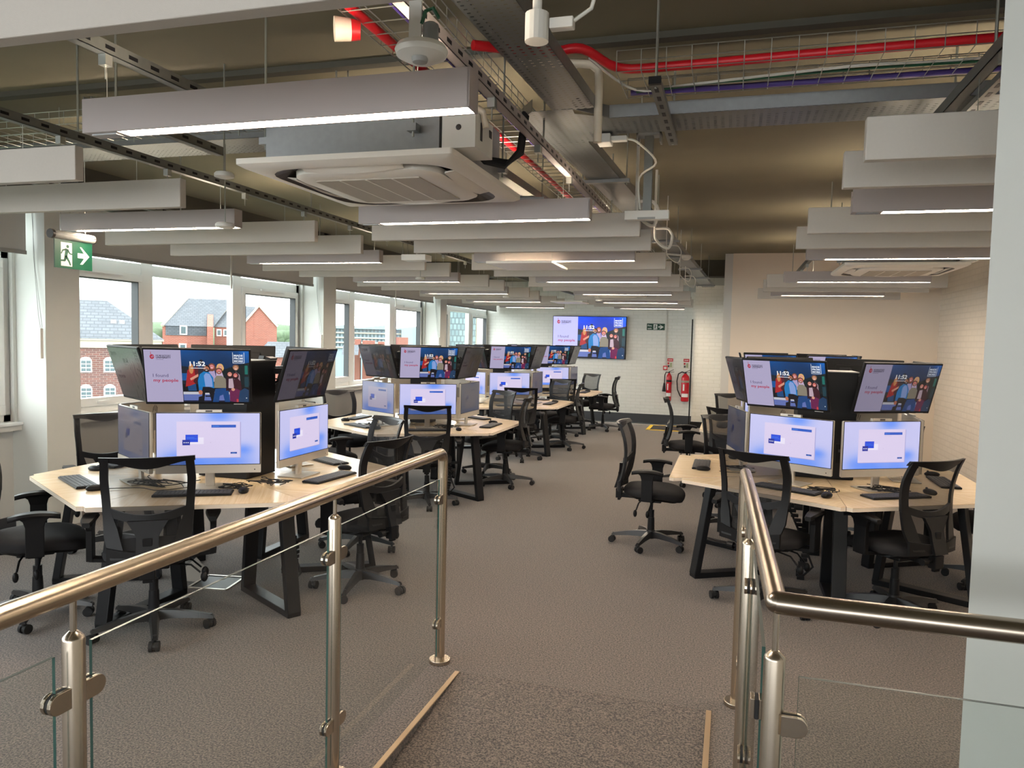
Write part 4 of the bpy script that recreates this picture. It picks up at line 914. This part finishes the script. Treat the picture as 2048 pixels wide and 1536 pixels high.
# ================================================================== CHAIR
def yb(z, u=0):
    # rear surface curve: lumbar bulge forward
    k = (z - .78); base = -.225 - (k * k) * (1.05 if k > 0 else .55)
    return base + .05 * (u / .24) ** 2
def chair_parts(t):
    s = M('seat_fabric'); rings = []
    def ring(sx, sy, z, n=28):
        out = []
        for k in range(n):
            a = 2 * PI * k / n; c, d = math.cos(a), math.sin(a); x = .25 * sx * math.copysign(abs(c) ** .62, c); y = .25 * sy * math.copysign(abs(d) ** .62, d) + .02
            out.append((x * (1 - .10 * (1 if y < -.1 else 0)), y, z - (.035 * max(0, (y - .05) / .2) ** 2)))
        return out
    for q in ((.82, .84, .428), (.97, .97, .44), (1, 1, .462), (.99, .99, .482), (.93, .93, .498), (.7, .7, .508), (.3, .3, .510)): rings.append(ring(*q))
    s.loft(rings); s.obj('seat', t, smooth=50)
    M('black_plastic').loft([ring(.80, .80, .415), ring(.86, .88, .432)]).obj('seat_pan', t)
    b = M('frame_plastic')
    def ow(z): return .235 - .02 * abs(z - .9) / .3 - (.03 if z < .6 else 0) * ((.6 - z) / .12 if z < .6 else 0)
    def wd(z): return .042 + .035 * min(1, max(0, (.74 - z) / .12))
    for sgn in (-1, 1):
        b.strip(lambda a_, b_, sg=sgn: ((lambda z: (sg * (ow(z) - a_ * wd(z)), yb(z, ow(z) - a_ * wd(z)), z))(.49 + b_ * .54)), 2, 14, -.018)
    b.strip(lambda a_, b_: ((lambda u: (u, yb(1.03 - b_ * .05, u), 1.035 - b_ * (.046 + .018 * math.cos(u * 15))))((a_ - .5) * .465)), 16, 3, -.02)
    def cross(u): return .745 - .055 * math.cos(u / .235 * PI / 2) ** 1.0
    b.strip(lambda a_, b_: ((lambda u: (u, yb(cross(u) + b_ * .045, u), cross(u) + b_ * .045 - .018))((a_ - .5) * .45)), 16, 2, -.018)
    b.strip(lambda a_, b_: ((lambda u: (u, yb(.50, u), .465 + b_ * (.06 + .3 * abs(u) ** 1.5)))((a_ - .5) * .40)), 10, 2, -.018)
    b.strip(lambda a_, b_: ((lambda z: ((a_ - .5) * (.11 + .09 * max(0, b_ - .65) / .35), yb(z) - .012, z))(.47 + b_ * .22)), 4, 8, -.022)
    b.obj('back_frame', t, smooth=45)
    m = M('chair_mesh'); n = 8; vs = []
    for j in range(11):
        z = .50 + .52 * j / 10
        for i in range(n + 1):
            u = (i / n - .5) * 2 * (ow(z) - .015); vs.append((u, yb(z, u) + .006, z))
    m.add(vs, [(j * (n + 1) + i, j * (n + 1) + i + 1, (j + 1) * (n + 1) + i + 1, (j + 1) * (n + 1) + i) for j in range(10) for i in range(n)]); m.obj('back_mesh', t, smooth=60)
    M('black_plastic').bar((0, -.05, .405), (0, -.27, .405), .06, .035).bar((0, -.275, .36), (0, -.275, .60), .05, .022, (0, 1, 0)).bar((0, -.275, .38), (0, -.275, .46), .075, .05, (0, 1, 0)).obj('back_support', t, bevel=.004)
    M('black_plastic').cyl((-.04, -.275, .43), (-.10, -.275, .43), .006, seg=8).cyl((-.085, -.275, .43), (-.125, -.275, .43), .022, seg=12).obj('adjuster_knob', t)
    M('black_metal').box(-.09, .09, -.1, .09, .375, .415).obj('tilt_mechanism', t, bevel=.008)
    for sx, y in ((1, -.06), (1, .04)):
        l = M('black_metal').tube([(sx * .08, y, .395), (sx * .20, y - .02, .385), (sx * .25, y - .03, .34)], .006, 6); l.mat('black_plastic').ell((sx * .27, y - .035, .315), (.02, .016, .03), 10, 6); l.obj('lever', t, smooth=60)
    for sg in (-1, 1):
        a_ = M('black_plastic'); x = sg * .315
        a_.loft([[(x - .016, -.045, .43), (x + .016, -.045, .43), (x + .016, .045, .43), (x - .016, .045, .43)], [(x - .016, -.045, .60), (x + .016, -.045, .60), (x + .016, .045, .60), (x - .016, .045, .60)], [(x - .018, -.055, .635), (x + .018, -.055, .635), (x + .018, .055, .635), (x - .018, .055, .635)], [(x - .02, -.085, .66), (x + .02, -.085, .66), (x + .02, .085, .66), (x - .02, .085, .66)]])
        a_.bar((sg * .1, 0, .415), (sg * .32, 0, .435), .07, .02); o = a_.obj('armrest', t, bevel=.003)
        p = M('frame_plastic'); rg = []
        for i in range(11):
            y = -.125 + .25 * i / 10; k = math.sin(PI * min(1, max(0, .06 + .88 * i / 10))) ** .45; w_ = .042 * k; dz = -.018 * ((i - 5) / 5) ** 2
            rg.append([(x - w_, y, .668 + dz), (x - w_ * .8, y, .655 + dz), (x + w_ * .8, y, .655 + dz), (x + w_, y, .668 + dz), (x + w_ * .8, y, .682 + dz), (x - w_ * .8, y, .682 + dz)])
        p.loft(rg).obj('arm_pad', o, smooth=50)
    M('black_metal').cyl((0, 0, .09), (0, 0, .235), .032, .027, 14).cyl((0, 0, .235), (0, 0, .30), .024, .024, 14).cyl((0, 0, .30), (0, 0, .38), .013, .013, 12).obj('gas_column', t, smooth=40)
    bs = M('base_plastic')
    for k in range(5):
        a_ = 2 * PI * k / 5 - .2; d = Vector((math.cos(a_), math.sin(a_), 0)); n_ = Vector((-d.y, d.x, 0)); rg = []
        for r_, z, w_, h in ((.02, .12, .030, .055), (.10, .118, .026, .045), (.2, .105, .022, .034), (.3, .085, .018, .022), (.325, .076, .016, .016)):
            p = d * r_; rg.append([tuple(p - n_ * w_ + Vector((0, 0, z - h))), tuple(p + n_ * w_ + Vector((0, 0, z - h))), tuple(p + n_ * w_ * .6 + Vector((0, 0, z))), tuple(p - n_ * w_ * .6 + Vector((0, 0, z)))])
        bs.loft(rg)
    bs.cyl((0, 0, .06), (0, 0, .13), .042, .036, 14); bs.obj('star_base', t, smooth=30)
    for k in range(5):
        a_ = 2 * PI * k / 5 - .2; c = Vector((math.cos(a_) * .31, math.sin(a_) * .31, 0)); b2 = a_ + .9 * (k + 1); ax = Vector((math.cos(b2), math.sin(b2), 0)); q = c + Vector((-ax.y, ax.x, 0)) * .012
        w_ = M('rubber'); z = .027
        w_.cyl(tuple(q + ax * .008 + Vector((0, 0, z))), tuple(q + ax * .026 + Vector((0, 0, z))), .027, seg=14).cyl(tuple(q - ax * .026 + Vector((0, 0, z))), tuple(q - ax * .008 + Vector((0, 0, z))), .027, seg=14)
        w_.mat('base_plastic').cyl(tuple(q - ax * .02 + Vector((0, 0, z))), tuple(q + ax * .02 + Vector((0, 0, z))), .02, seg=10).cyl(tuple(c + Vector((0, 0, .04))), tuple(c + Vector((0, 0, .085))), .009, seg=8); w_.obj('caster', t, smooth=40)
CT = {'T1': (-3.38, 4.40), 'T3': (-3.38, 7.88), 'T4': (-3.43, 11.09), 'T5': (-3.43, 13.85), 'T2': (.70, 6.05), 'T6': (.72, 9.26)}
TN = {'T1': 'nearest left desk cluster', 'T3': 'second left desk cluster', 'T4': 'third left desk cluster', 'T5': 'farthest left desk cluster', 'T2': 'nearest right desk cluster', 'T6': 'farther right desk cluster'}
SIDE = {-120: 'front left side', -60: 'front right side', 0: 'right side', 60: 'back right side', 120: 'back left side', 180: 'left side'}
chair0 = None
def chair(x, y, face, label):
    global chair0
    rz = R(face - 90)
    if chair0 is None:
        chair0 = thing('office_chair', (x, y, 0), rz, label, 'office chair', 'black mesh-back office chairs'); chair_parts(chair0); return
    dup(chair0, (x, y, 0), (0, 0, rz), label)
CH = [('T1', -60, -3.10, 3.44, 126), ('T1', 0, -2.36, 4.50, 166), ('T1', -120, -3.90, 3.40, 47), ('T1', 60, None, None, 236), ('T1', 180, -4.55, 4.66, -30),
      ('T3', -120, -3.98, 6.88, 52), ('T3', -60, -2.93, 7.0, 112), ('T3', 0, -2.50, 8.32, 188), ('T3', 60, -2.92, 8.95, 236), ('T3', 180, -4.35, 8.0, -25),
      ('T4', -60, -2.85, 10.15, 108), ('T4', 0, -2.50, 11.5, 187), ('T4', 60, -2.87, 12.1, 236), ('T4', 180, -4.6, 11.1, 5),
      ('T5', -60, -2.88, 12.9, 112), ('T5', 0, -2.33, 14.2, 182), ('T5', 60, -2.85, 14.85, 236),
      ('T2', 180, -.60, 6.30, -2), ('T2', -120, .26, 5.08, 62), ('T2', -60, 1.05, 5.20, 130), ('T2', 0, 1.86, 6.1, 180), ('T2', 60, 1.28, 7.02, 240), ('T2', 120, .08, 7.10, 305),
      ('T6', 180, -.48, 9.26, 6), ('T6', -120, .10, 8.24, 50), ('T6', 120, .12, 10.28, 300), ('T6', 60, 1.3, 10.2, 240)]
for c, s, x, y, fa in CH:
    if x is None: x = CT[c][0] + 1.12 * math.cos(R(s)); y = CT[c][1] + 1.12 * math.sin(R(s))
    chair(x, y, fa, 'mesh-back office chair, %s of the %s' % (SIDE[s], TN[c]))

# ================================================================== DESKS
def leg_frame(t, b):
    a = R(b); d = Vector((math.cos(a), math.sin(a), 0)); f = M('black_metal'); n = Vector((-d.y, d.x, 0))
    def P(r_, z): return tuple(d * r_ + Vector((0, 0, z)))
    f.bar(P(.93, .70), P(1.04, .02), .085, .045, tuple(d)); f.bar(P(.50, .70), P(.42, .02), .085, .045, tuple(d))
    f.bar(P(.40, .02), P(1.06, .02), .085, .04); f.bar(P(.42, .685), P(1.02, .685), .07, .035)
    f.obj('leg_frame', t, bevel=.004)
for c, (cx, cy) in CT.items():
    t = thing('hexagonal_desk', (cx, cy, 0), 0, 'hexagonal six-seat beech desk on black steel frames, the ' + TN[c], 'desk', 'hexagonal desk clusters')
    for s in range(-120, 181, 60):
        a = R(s); off = .004 + (.06 if (c == 'T2' and s == 180) else 0)
        def P(r_, an): return (r_ * math.cos(an) + off * math.cos(a), r_ * math.sin(an) + off * math.sin(a))
        Rr = 1.2; v0 = P(Rr, a - PI / 6); v1 = P(Rr, a + PI / 6)
        lerp = lambda p, q, k: (p[0] + (q[0] - p[0]) * k, p[1] + (q[1] - p[1]) * k)
        ce_ = P(.0, a); c0 = P(.08, a - PI / 6); c1 = P(.08, a + PI / 6)
        poly = [c1, c0, lerp(v0, ce_, .03), lerp(v0, v1, .03), lerp(v1, v0, .03), lerp(v1, ce_, .03)]
        loc = []
        for px, py in poly:  # to local frame with x tangential
            loc.append((px * math.cos(-a) - py * math.sin(-a), px * math.sin(-a) + py * math.cos(-a)))
        o = M('beech').prism(loc, .7265, .73).mat('edge_band').prism(loc, .704, .7265).obj('desktop', t, rot=(0, 0, a))
    for b in range(-90, 241, 60): leg_frame(t, b)
    dx = {'T1': (.14, -.02), 'T2': (-.02, 0)}.get(c, (0, .05)); w_ = {'T1': .19, 'T2': .2, 'T6': .2}.get(c, .12)
    t = thing('service_tower', (cx + dx[0], cy + dx[1], .732), 0, 'black steel power tower standing in the middle of the ' + TN[c], 'power tower', 'black power towers')
    M('black_metal').box(-w_, w_, -w_ * .85, w_ * .85, 0, .78).obj('tower_body', t, bevel=.006)
    M('silver_dark').box(-w_ - .005, w_ + .005, -w_ * .87, w_ * .87, .78, .787).obj('tower_cap', t)
    M('black_plastic').box(w_ * .35, w_ * .9, -w_ * .85 - .006, -w_ * .85, .12, .26).mat('key_grey').box(w_ * .45, w_ * .55, -w_ * .85 - .008, -w_ * .85, .2, .22).box(w_ * .65, w_ * .8, -w_ * .85 - .008, -w_ * .85, .15, .17).obj('socket_plate', t)
# cable spines
def spine(x, y, label):
    t = thing('cable_spine', (x, y, 0), 0, label, 'cable spine', 'segmented cable spines under the desks'); m = M('rubber')
    for k in range(22):
        u = k / 21; px = .22 * math.sin(u * PI * .9) ** 2 * (1 - u); z = .012 + .66 * u ** 1.1; m.bc((px + .12 * (1 - u) ** 2, 0, z), (.05, .035, .02))
    m.obj('vertebrae', t)
    M('rubber').tube([(.12, 0, .01), (.2, 0, .1), (.12, 0, .3), (.03, 0, .5), (0, 0, .7)], .008, 6).obj('core_cable', t)
spine(-2.92, 4.35, 'black segmented cable spine under the nearest left desk cluster'); spine(.42, 5.75, 'black segmented cable spine under the nearest right desk cluster'); spine(-3.0, 7.45, 'black segmented cable spine under the second left desk cluster')

# ================================================================== COMPUTERS
AW, AH = .612, .375
aio0 = mon0 = kb0 = ms0 = None
def build_aio(t):
    M('silver').box(-AW / 2, AW / 2, 0, .022, .095, .095 + AH + .003).obj('housing', t, bevel=.006)
    s = login(AW - .014, .318, -.0014, .150).obj('screen', t)
    M('silver').box(-AW / 2, AW / 2, -.003, .0, .095, .146).mat('ac_dark').ell((.27, -.004, .115), (.004, .001, .004), 8, 5).obj('chin', t)
    M('black_plastic').box(-AW / 2 + .002, AW / 2 - .002, -.001, .0, .146, .472).obj('bezel', t)
    M('silver').bar((0, .05, .006), (0, .035, .26), .055, .02, (0, 1, 0)).obj('stand_neck', t, bevel=.003)
    M('silver').box(-.12, .12, -.05, .14, 0, .007).obj('stand_base', t, bevel=.003)
    l = M('silver_dark').box(-.09, .09, .022, .035, .2, .38).obj('back_cover', t, bevel=.004)
    l = M('black_plastic')
    for k, (x, z0, z1) in enumerate(((-.02, .39, .43), (-.008, .40, .44), (.006, .395, .435), (.018, .385, .425))): l.bar((-x, .023, z0), (-x - .008, .023, z1), .003, .001, (0, 1, 0))
    l.obj('maker_logo', t)
    M('silver').box(-.075, .075, .004, .03, .473, .49).mat('ac_dark').box(-.02, .02, .003, .004, .476, .486).obj('webcam_bar', t, bevel=.002)
def build_mon(t):
    M('black_plastic').box(-.308, .308, 0, .02, -.182, .182).box(-.2, .2, .02, .045, -.12, .12).obj('bezel', t, bevel=.005)
    welcome(.596, .336, -.0012, -.165).obj('screen', t)
    M('label_white').box(.2, .26, .0, -.0005, -.181, -.178).obj('badge', t)
    M('black_metal').cyl((0, .045, 0), (0, .08, 0), .04).bar((0, .08, 0), (0, .31, -.08), .05, .04).box(-.04, .04, .29, .33, -.15, .02).obj('arm', t)
    c = M('rubber')
    c.tube([(.08, .05, -.05), (.09, .12, -.12), (.03, .2, -.2), (.0, .28, -.25)], .005, 6).tube([(-.08, .05, -.05), (-.06, .14, -.1), (.02, .22, -.12), (.02, .33, -.2)], .005, 6); c.obj('cable', t, smooth=60)
def build_kb(t, m='black_plastic', k='key_grey'):
    M(m).box(-.22, .22, -.065, .065, 0, .012).obj('keyboard_body', t, bevel=.003)
    q = M(k)
    for r_ in range(5):
        for i in range(19): q.box(-.213 + i * .0225, -.213 + i * .0225 + .019, -.058 + r_ * .0238, -.058 + r_ * .0238 + .02, .012, .016)
    q.obj('keys', t)
def build_ms(t, m='black_plastic'):
    M(m).ell((0, 0, .012), (.031, .055, .022), 16, 10).obj('mouse_body', t, smooth=60)
    M('key_grey').cyl((-.004, .03, .032), (.004, .03, .032), .008, seg=10).obj('scroll_wheel', t)
DIM = {('T1', 0, 'm'): .10, ('T1', -120, 'a'): .12, ('T1', -120, 'm'): .02, ('T3', -120, 'm'): .10, ('T3', -120, 'a'): .45, ('T3', 0, 'a'): .08, ('T3', 0, 'm'): .04, ('T2', -60, 'm'): .45, ('T2', 180, 'a'): .06, ('T2', 180, 'm'): .06, ('T4', -120, 'm'): .2, ('T4', 0, 'a'): .10, ('T4', 0, 'm'): .04, ('T5', 0, 'a'): .10, ('T5', 0, 'm'): .04}  # screens seen obliquely: viewing-angle falloff put into their emission colour
for c, (cx, cy) in CT.items():
    for s in (-120, -60, 0, 60, 120, 180):
        a = R(s); n = (math.cos(a), math.sin(a)); tg = (-n[1], n[0]); rz = a + PI / 2
        def at(r_, tt, z): return (cx + n[0] * r_ + tg[0] * tt, cy + n[1] * r_ + tg[1] * tt, z)
        where = '%s of the %s' % (SIDE[s], TN[c])
        rot_off = R(12) if (c, s) == ('T2', 180) else 0
        r1 = .65 if rot_off else .59; loc = at(r1, {('T1', 0): .10, ('T1', -120): .04}.get((c, s), 0), .732)
        lab = 'silver computer with sign-in screen, ' + where
        if aio0 is None: aio0 = thing('desktop_computer', loc, rz, lab, 'computer', 'silver all-in-one computers'); build_aio(aio0); o = aio0
        else: o = dup(aio0, loc, (0, 0, rz + rot_off), lab)
        d = DIM.get((c, s, 'a'), 1)
        for ch in o.children:
            if ch.name.startswith('screen'): ch.color = (d, d, d, 1)
        lab = 'tilted black monitor on an arm, ' + where
        loc = at(.64 if rot_off else .595, {('T1', 0): .13, ('T1', -60): -.06, ('T2', -60): .10, ('T2', -120): -.05}.get((c, s), 0), 1.425)
        rot = (R(17), 0, rz + rot_off)
        if mon0 is None:
            mon0 = thing('arm_mounted_monitor', loc, 0, lab, 'monitor', 'welcome-screen monitors on arms'); mon0.rotation_euler = rot; build_mon(mon0); o = mon0
        else: o = dup(mon0, loc, rot, lab)
        d = DIM.get((c, s, 'm'), .92)
        for ch in o.children:
            if ch.name.startswith('screen'): ch.color = (d, d, d, 1)
        # keyboards and mice
        rk, tk, rm_, tm = .80, -.02, .80, .30
        tw = 0
        if (c, s) == ('T1', -60): rk, tk, rm_, tm = .76, -.06, .74, .22
        if (c, s) == ('T1', -120): rk, tk, rm_, tm = .86, -.14, .84, .16
        if (c, s) == ('T1', 0): rk, tk, rm_, tm, tw = .80, .08, .72, .42, -.1
        if (c, s) == ('T2', -120): rk, tk, rm_, tm = .80, .10, .82, .38
        if (c, s) == ('T2', -60): rk, tk, rm_, tm = .80, -.05, .74, .27
        if (c, s) == ('T2', 180): rk, tk, rm_, tm = .90, -.06, .88, .17
        if (c, s) == ('T3', 0): rk, tk, rm_, tm = .84, .0, .78, .26
        if kb0 is None: kb0 = thing('keyboard', at(rk, tk, .732), rz + tw, '', 'keyboard', 'keyboards on the desks'); build_kb(kb0); o = kb0
        else: o = dup(kb0, at(rk, tk, .732), (0, 0, rz + tw))
        o['label'] = 'black keyboard, ' + where
        if ms0 is None: ms0 = thing('computer_mouse', at(rm_, tm, .732), rz, '', 'mouse', 'computer mice on the desks'); build_ms(ms0); o = ms0
        else: o = dup(ms0, at(rm_, tm, .732), (0, 0, rz))
        o['label'] = 'black mouse, ' + where
random.seed(11)
def tangle(x, y, w_, n, label):
    m = M('rubber')
    for k in range(n):
        p = [(x + random.uniform(-w_, w_), y + random.uniform(-w_, w_) * .6, .738 + random.uniform(0, .025)) for _ in range(6)]
        P = [Vector(q) for q in p]; out = []
        for i in range(5):
            a_ = P[max(0, i - 1)]; b_ = P[i]; c_ = P[i + 1]; d_ = P[min(5, i + 2)]
            for j in range(5):
                u = j / 5; out.append(.5 * ((2 * b_) + (c_ - a_) * u + (2 * a_ - 5 * b_ + 4 * c_ - d_) * u * u + (3 * b_ - a_ - 3 * c_ + d_) * u ** 3))
        for q in out: q.z = max(q.z, .737)
        m.tube(out, .0028, 5)
    tag(m.obj('cable_tangle', smooth=60), label, 'cables', 'tangled cables on the desks')
tangle(-3.42, 3.86, .2, 5, 'black cable tangle behind the front chair on the nearest left cluster'); tangle(-2.82, 4.14, .13, 6, 'black cable tangle beside the right monitor of the nearest left cluster')
tangle(-2.95, 3.95, .12, 4, 'black cable tangle between the two front screens of the nearest left cluster'); tangle(1.02, 5.50, .17, 7, 'dense cable tangle behind the right front screen of the nearest right cluster'); tangle(.62, 5.32, .1, 4, 'black cables at the front corner of the nearest right cluster')
tangle(-2.90, 7.45, .15, 6, 'cable tangle on the second left cluster beside the side screen'); tangle(-3.7, 7.3, .15, 5, 'cable tangle on the left front of the second left cluster'); tangle(.05, 6.0, .1, 3, 'black cables on the left side of the nearest right cluster')
def lead(pts, label): cable('keyboard_lead', pts, .0025, 'rubber', label, 'keyboard and mouse leads', 5)
lead([(-.05, 6.0, .738), (.05, 5.98, .738), (.12, 6.05, .738), (.2, 6.1, .738)], 'curved keyboard lead on the left side of the nearest right cluster')
lead([(-.06, 5.85, .738), (.08, 5.83, .738), (.2, 5.9, .738)], 'curved mouse lead on the left side of the nearest right cluster')
lead([(-3.62, 3.62, .738), (-3.45, 3.72, .738), (-3.3, 3.70, .738), (-3.2, 3.85, .738)], 'dark keyboard lead crossing the front of the nearest left cluster')

# ================================================================== BALUSTRADES
def clamp(t, p, axis, sgn):
    x, y, z = p; c = M('steel_z'); n = 8
    def prof(u0): # rounded plate outline in (u,z)
        pts = [(u0, z - .024), (u0 + sgn * .035, z - .024)] + [(u0 + sgn * (.035 + .024 * math.sin(PI * k / n)), z - .024 * math.cos(PI * k / n)) for k in range(1, n)] + [(u0 + sgn * .035, z + .024), (u0, z + .024)]
        return pts
    if axis == 'y':
        for o_ in (-.0145, .0045): c.prism_axis([(u, w2) for u, w2 in prof(y + sgn * .018)], x + o_, x + o_ + .010, 'x')
        c.mat('rubber').prism_axis([(u, w2) for u, w2 in prof(y + sgn * .016)], x - .0046, x + .0046, 'x')
    else:
        for o_ in (-.0145, .0045): c.prism_axis([(u, w2) for u, w2 in prof(x + sgn * .018)], y + o_, y + o_ + .010, 'y')
        c.mat('rubber').prism_axis([(u, w2) for u, w2 in prof(x + sgn * .016)], y - .0046, y + .0046, 'y')
    c.obj('glass_clamp', t, bevel=.0015)
def post(t, x, y, ztop=1.0, full=True, zb=0.0):
    p = M('steel_z').lathe([(.0245, zb), (.0245, ztop - .018), (.0225, ztop - .012), (.010, ztop), (.008, ztop + .001)], (x, y, 0), 24)
    o = p.obj('post', t, smooth=35)
    M('steel_z').cyl((x, y, ztop - .002), (x, y, 1.09), .0075, seg=12).obj('saddle_stem', o)
    M('steel_z').cyl((x, y, zb), (x, y, zb + .022), .056, seg=28).obj('base_flange', o, bevel=.003)
def gpanel(t, axis, c, a, b, z0=.05, z1=.977):
    g = M('rail_glass')
    if axis == 'y': g.box(c - .004, c + .004, a, b, z0, z1)
    else: g.box(a, b, c - .004, c + .004, z0, z1)
    e = M('glass_edge')
    if axis == 'y': e.box(c - .0041, c + .0041, a - .0005, a, z0, z1).box(c - .0041, c + .0041, b, b + .0005, z0, z1).mat('glass_rim').box(c - .0041, c + .0041, a, b, z1, z1 + .0008)
    else: e.box(a - .0005, a, c - .0041, c + .0041, z0, z1).box(b, b + .0005, c - .0041, c + .0041, z0, z1).mat('glass_rim').box(a, b, c - .0041, c + .0041, z1, z1 + .0008)
    o = g.obj('glass_panel', t); e.obj('glass_edge', o)
t = thing('balustrade', (-1.41, 0, 0), 0, 'left glass balustrade with round steel handrail beside the walkway', 'balustrade')
pts = [(0, -1.2, 1.11), (0, 3.53, 1.11)] + [(0, 3.535 + .045 * math.sin(R(q)), 1.065 + .045 * math.cos(R(q))) for q in range(15, 91, 15)] + [(0, 3.58, 1.0), (0, 3.58, .0)]
M('steel_y').tube(pts, .0255, 28).obj('handrail', t, smooth=50)
M('steel_z').cyl((0, 3.58, 0), (0, 3.58, .022), .056, seg=28).obj('base_flange', t, bevel=.003)
post(t, 0, 2.484, 1.028); post(t, 0, 1.318, 1.016); post(t, 0, .15, 1.016)
for y0, y1 in ((2.53, 3.53), (1.365, 2.435), (.2, 1.265)): gpanel(t, 'y', 0, y0, y1)
for y, sg in ((3.58, -1), (2.484, 1), (2.484, -1), (1.318, 1), (1.318, -1)):
    for z in (.87, .22): clamp(t, (0, y, z), 'y', sg)
t = thing('balustrade', (.10, 0, 0), 0, 'right glass balustrade whose steel handrail turns a corner towards the white wall', 'balustrade')
pts = [(-.02, 3.61, 0), (-.02, 3.61, 1.0)] + [(-.02, 3.565 + .045 * math.cos(R(q)), 1.065 + .045 * math.sin(R(q))) for q in range(0, 91, 15)] + [(-.005, 3.0, 1.11), (.02, 1.80, 1.11)]
M('steel_y').tube(pts, .0255, 28).obj('handrail', t, smooth=50)
M('steel_x').tube([(.02, 1.795, 1.11), (.10, 1.79, 1.11), (2.74, 1.77, 1.11)], .0258, 28).ell((.02, 1.798, 1.11), (.0256, .0256, .0256), 20, 12).obj('handrail', t, smooth=50)
M('steel_z').cyl((-.02, 3.61, 0), (-.02, 3.61, .022), .056, seg=28).obj('base_flange', t, bevel=.003)
post(t, -.015, 2.80, 1.0); post(t, .022, 1.80, .995); post(t, 1.3, 1.78, .995)
gpanel(t, 'y', -.015, 2.85, 3.56); gpanel(t, 'y', 0.0, 1.86, 2.75); gpanel(t, 'x', 1.79, .075, 1.25, .05, .945)
for y, sg in ((3.61, -1), (2.80, 1), (2.80, -1), (1.80, 1)):
    for z in (.84, .22): clamp(t, (-.012, y, z), 'y', sg)
for z in (.83, .22): clamp(t, (.022, 1.79, z), 'x', 1)
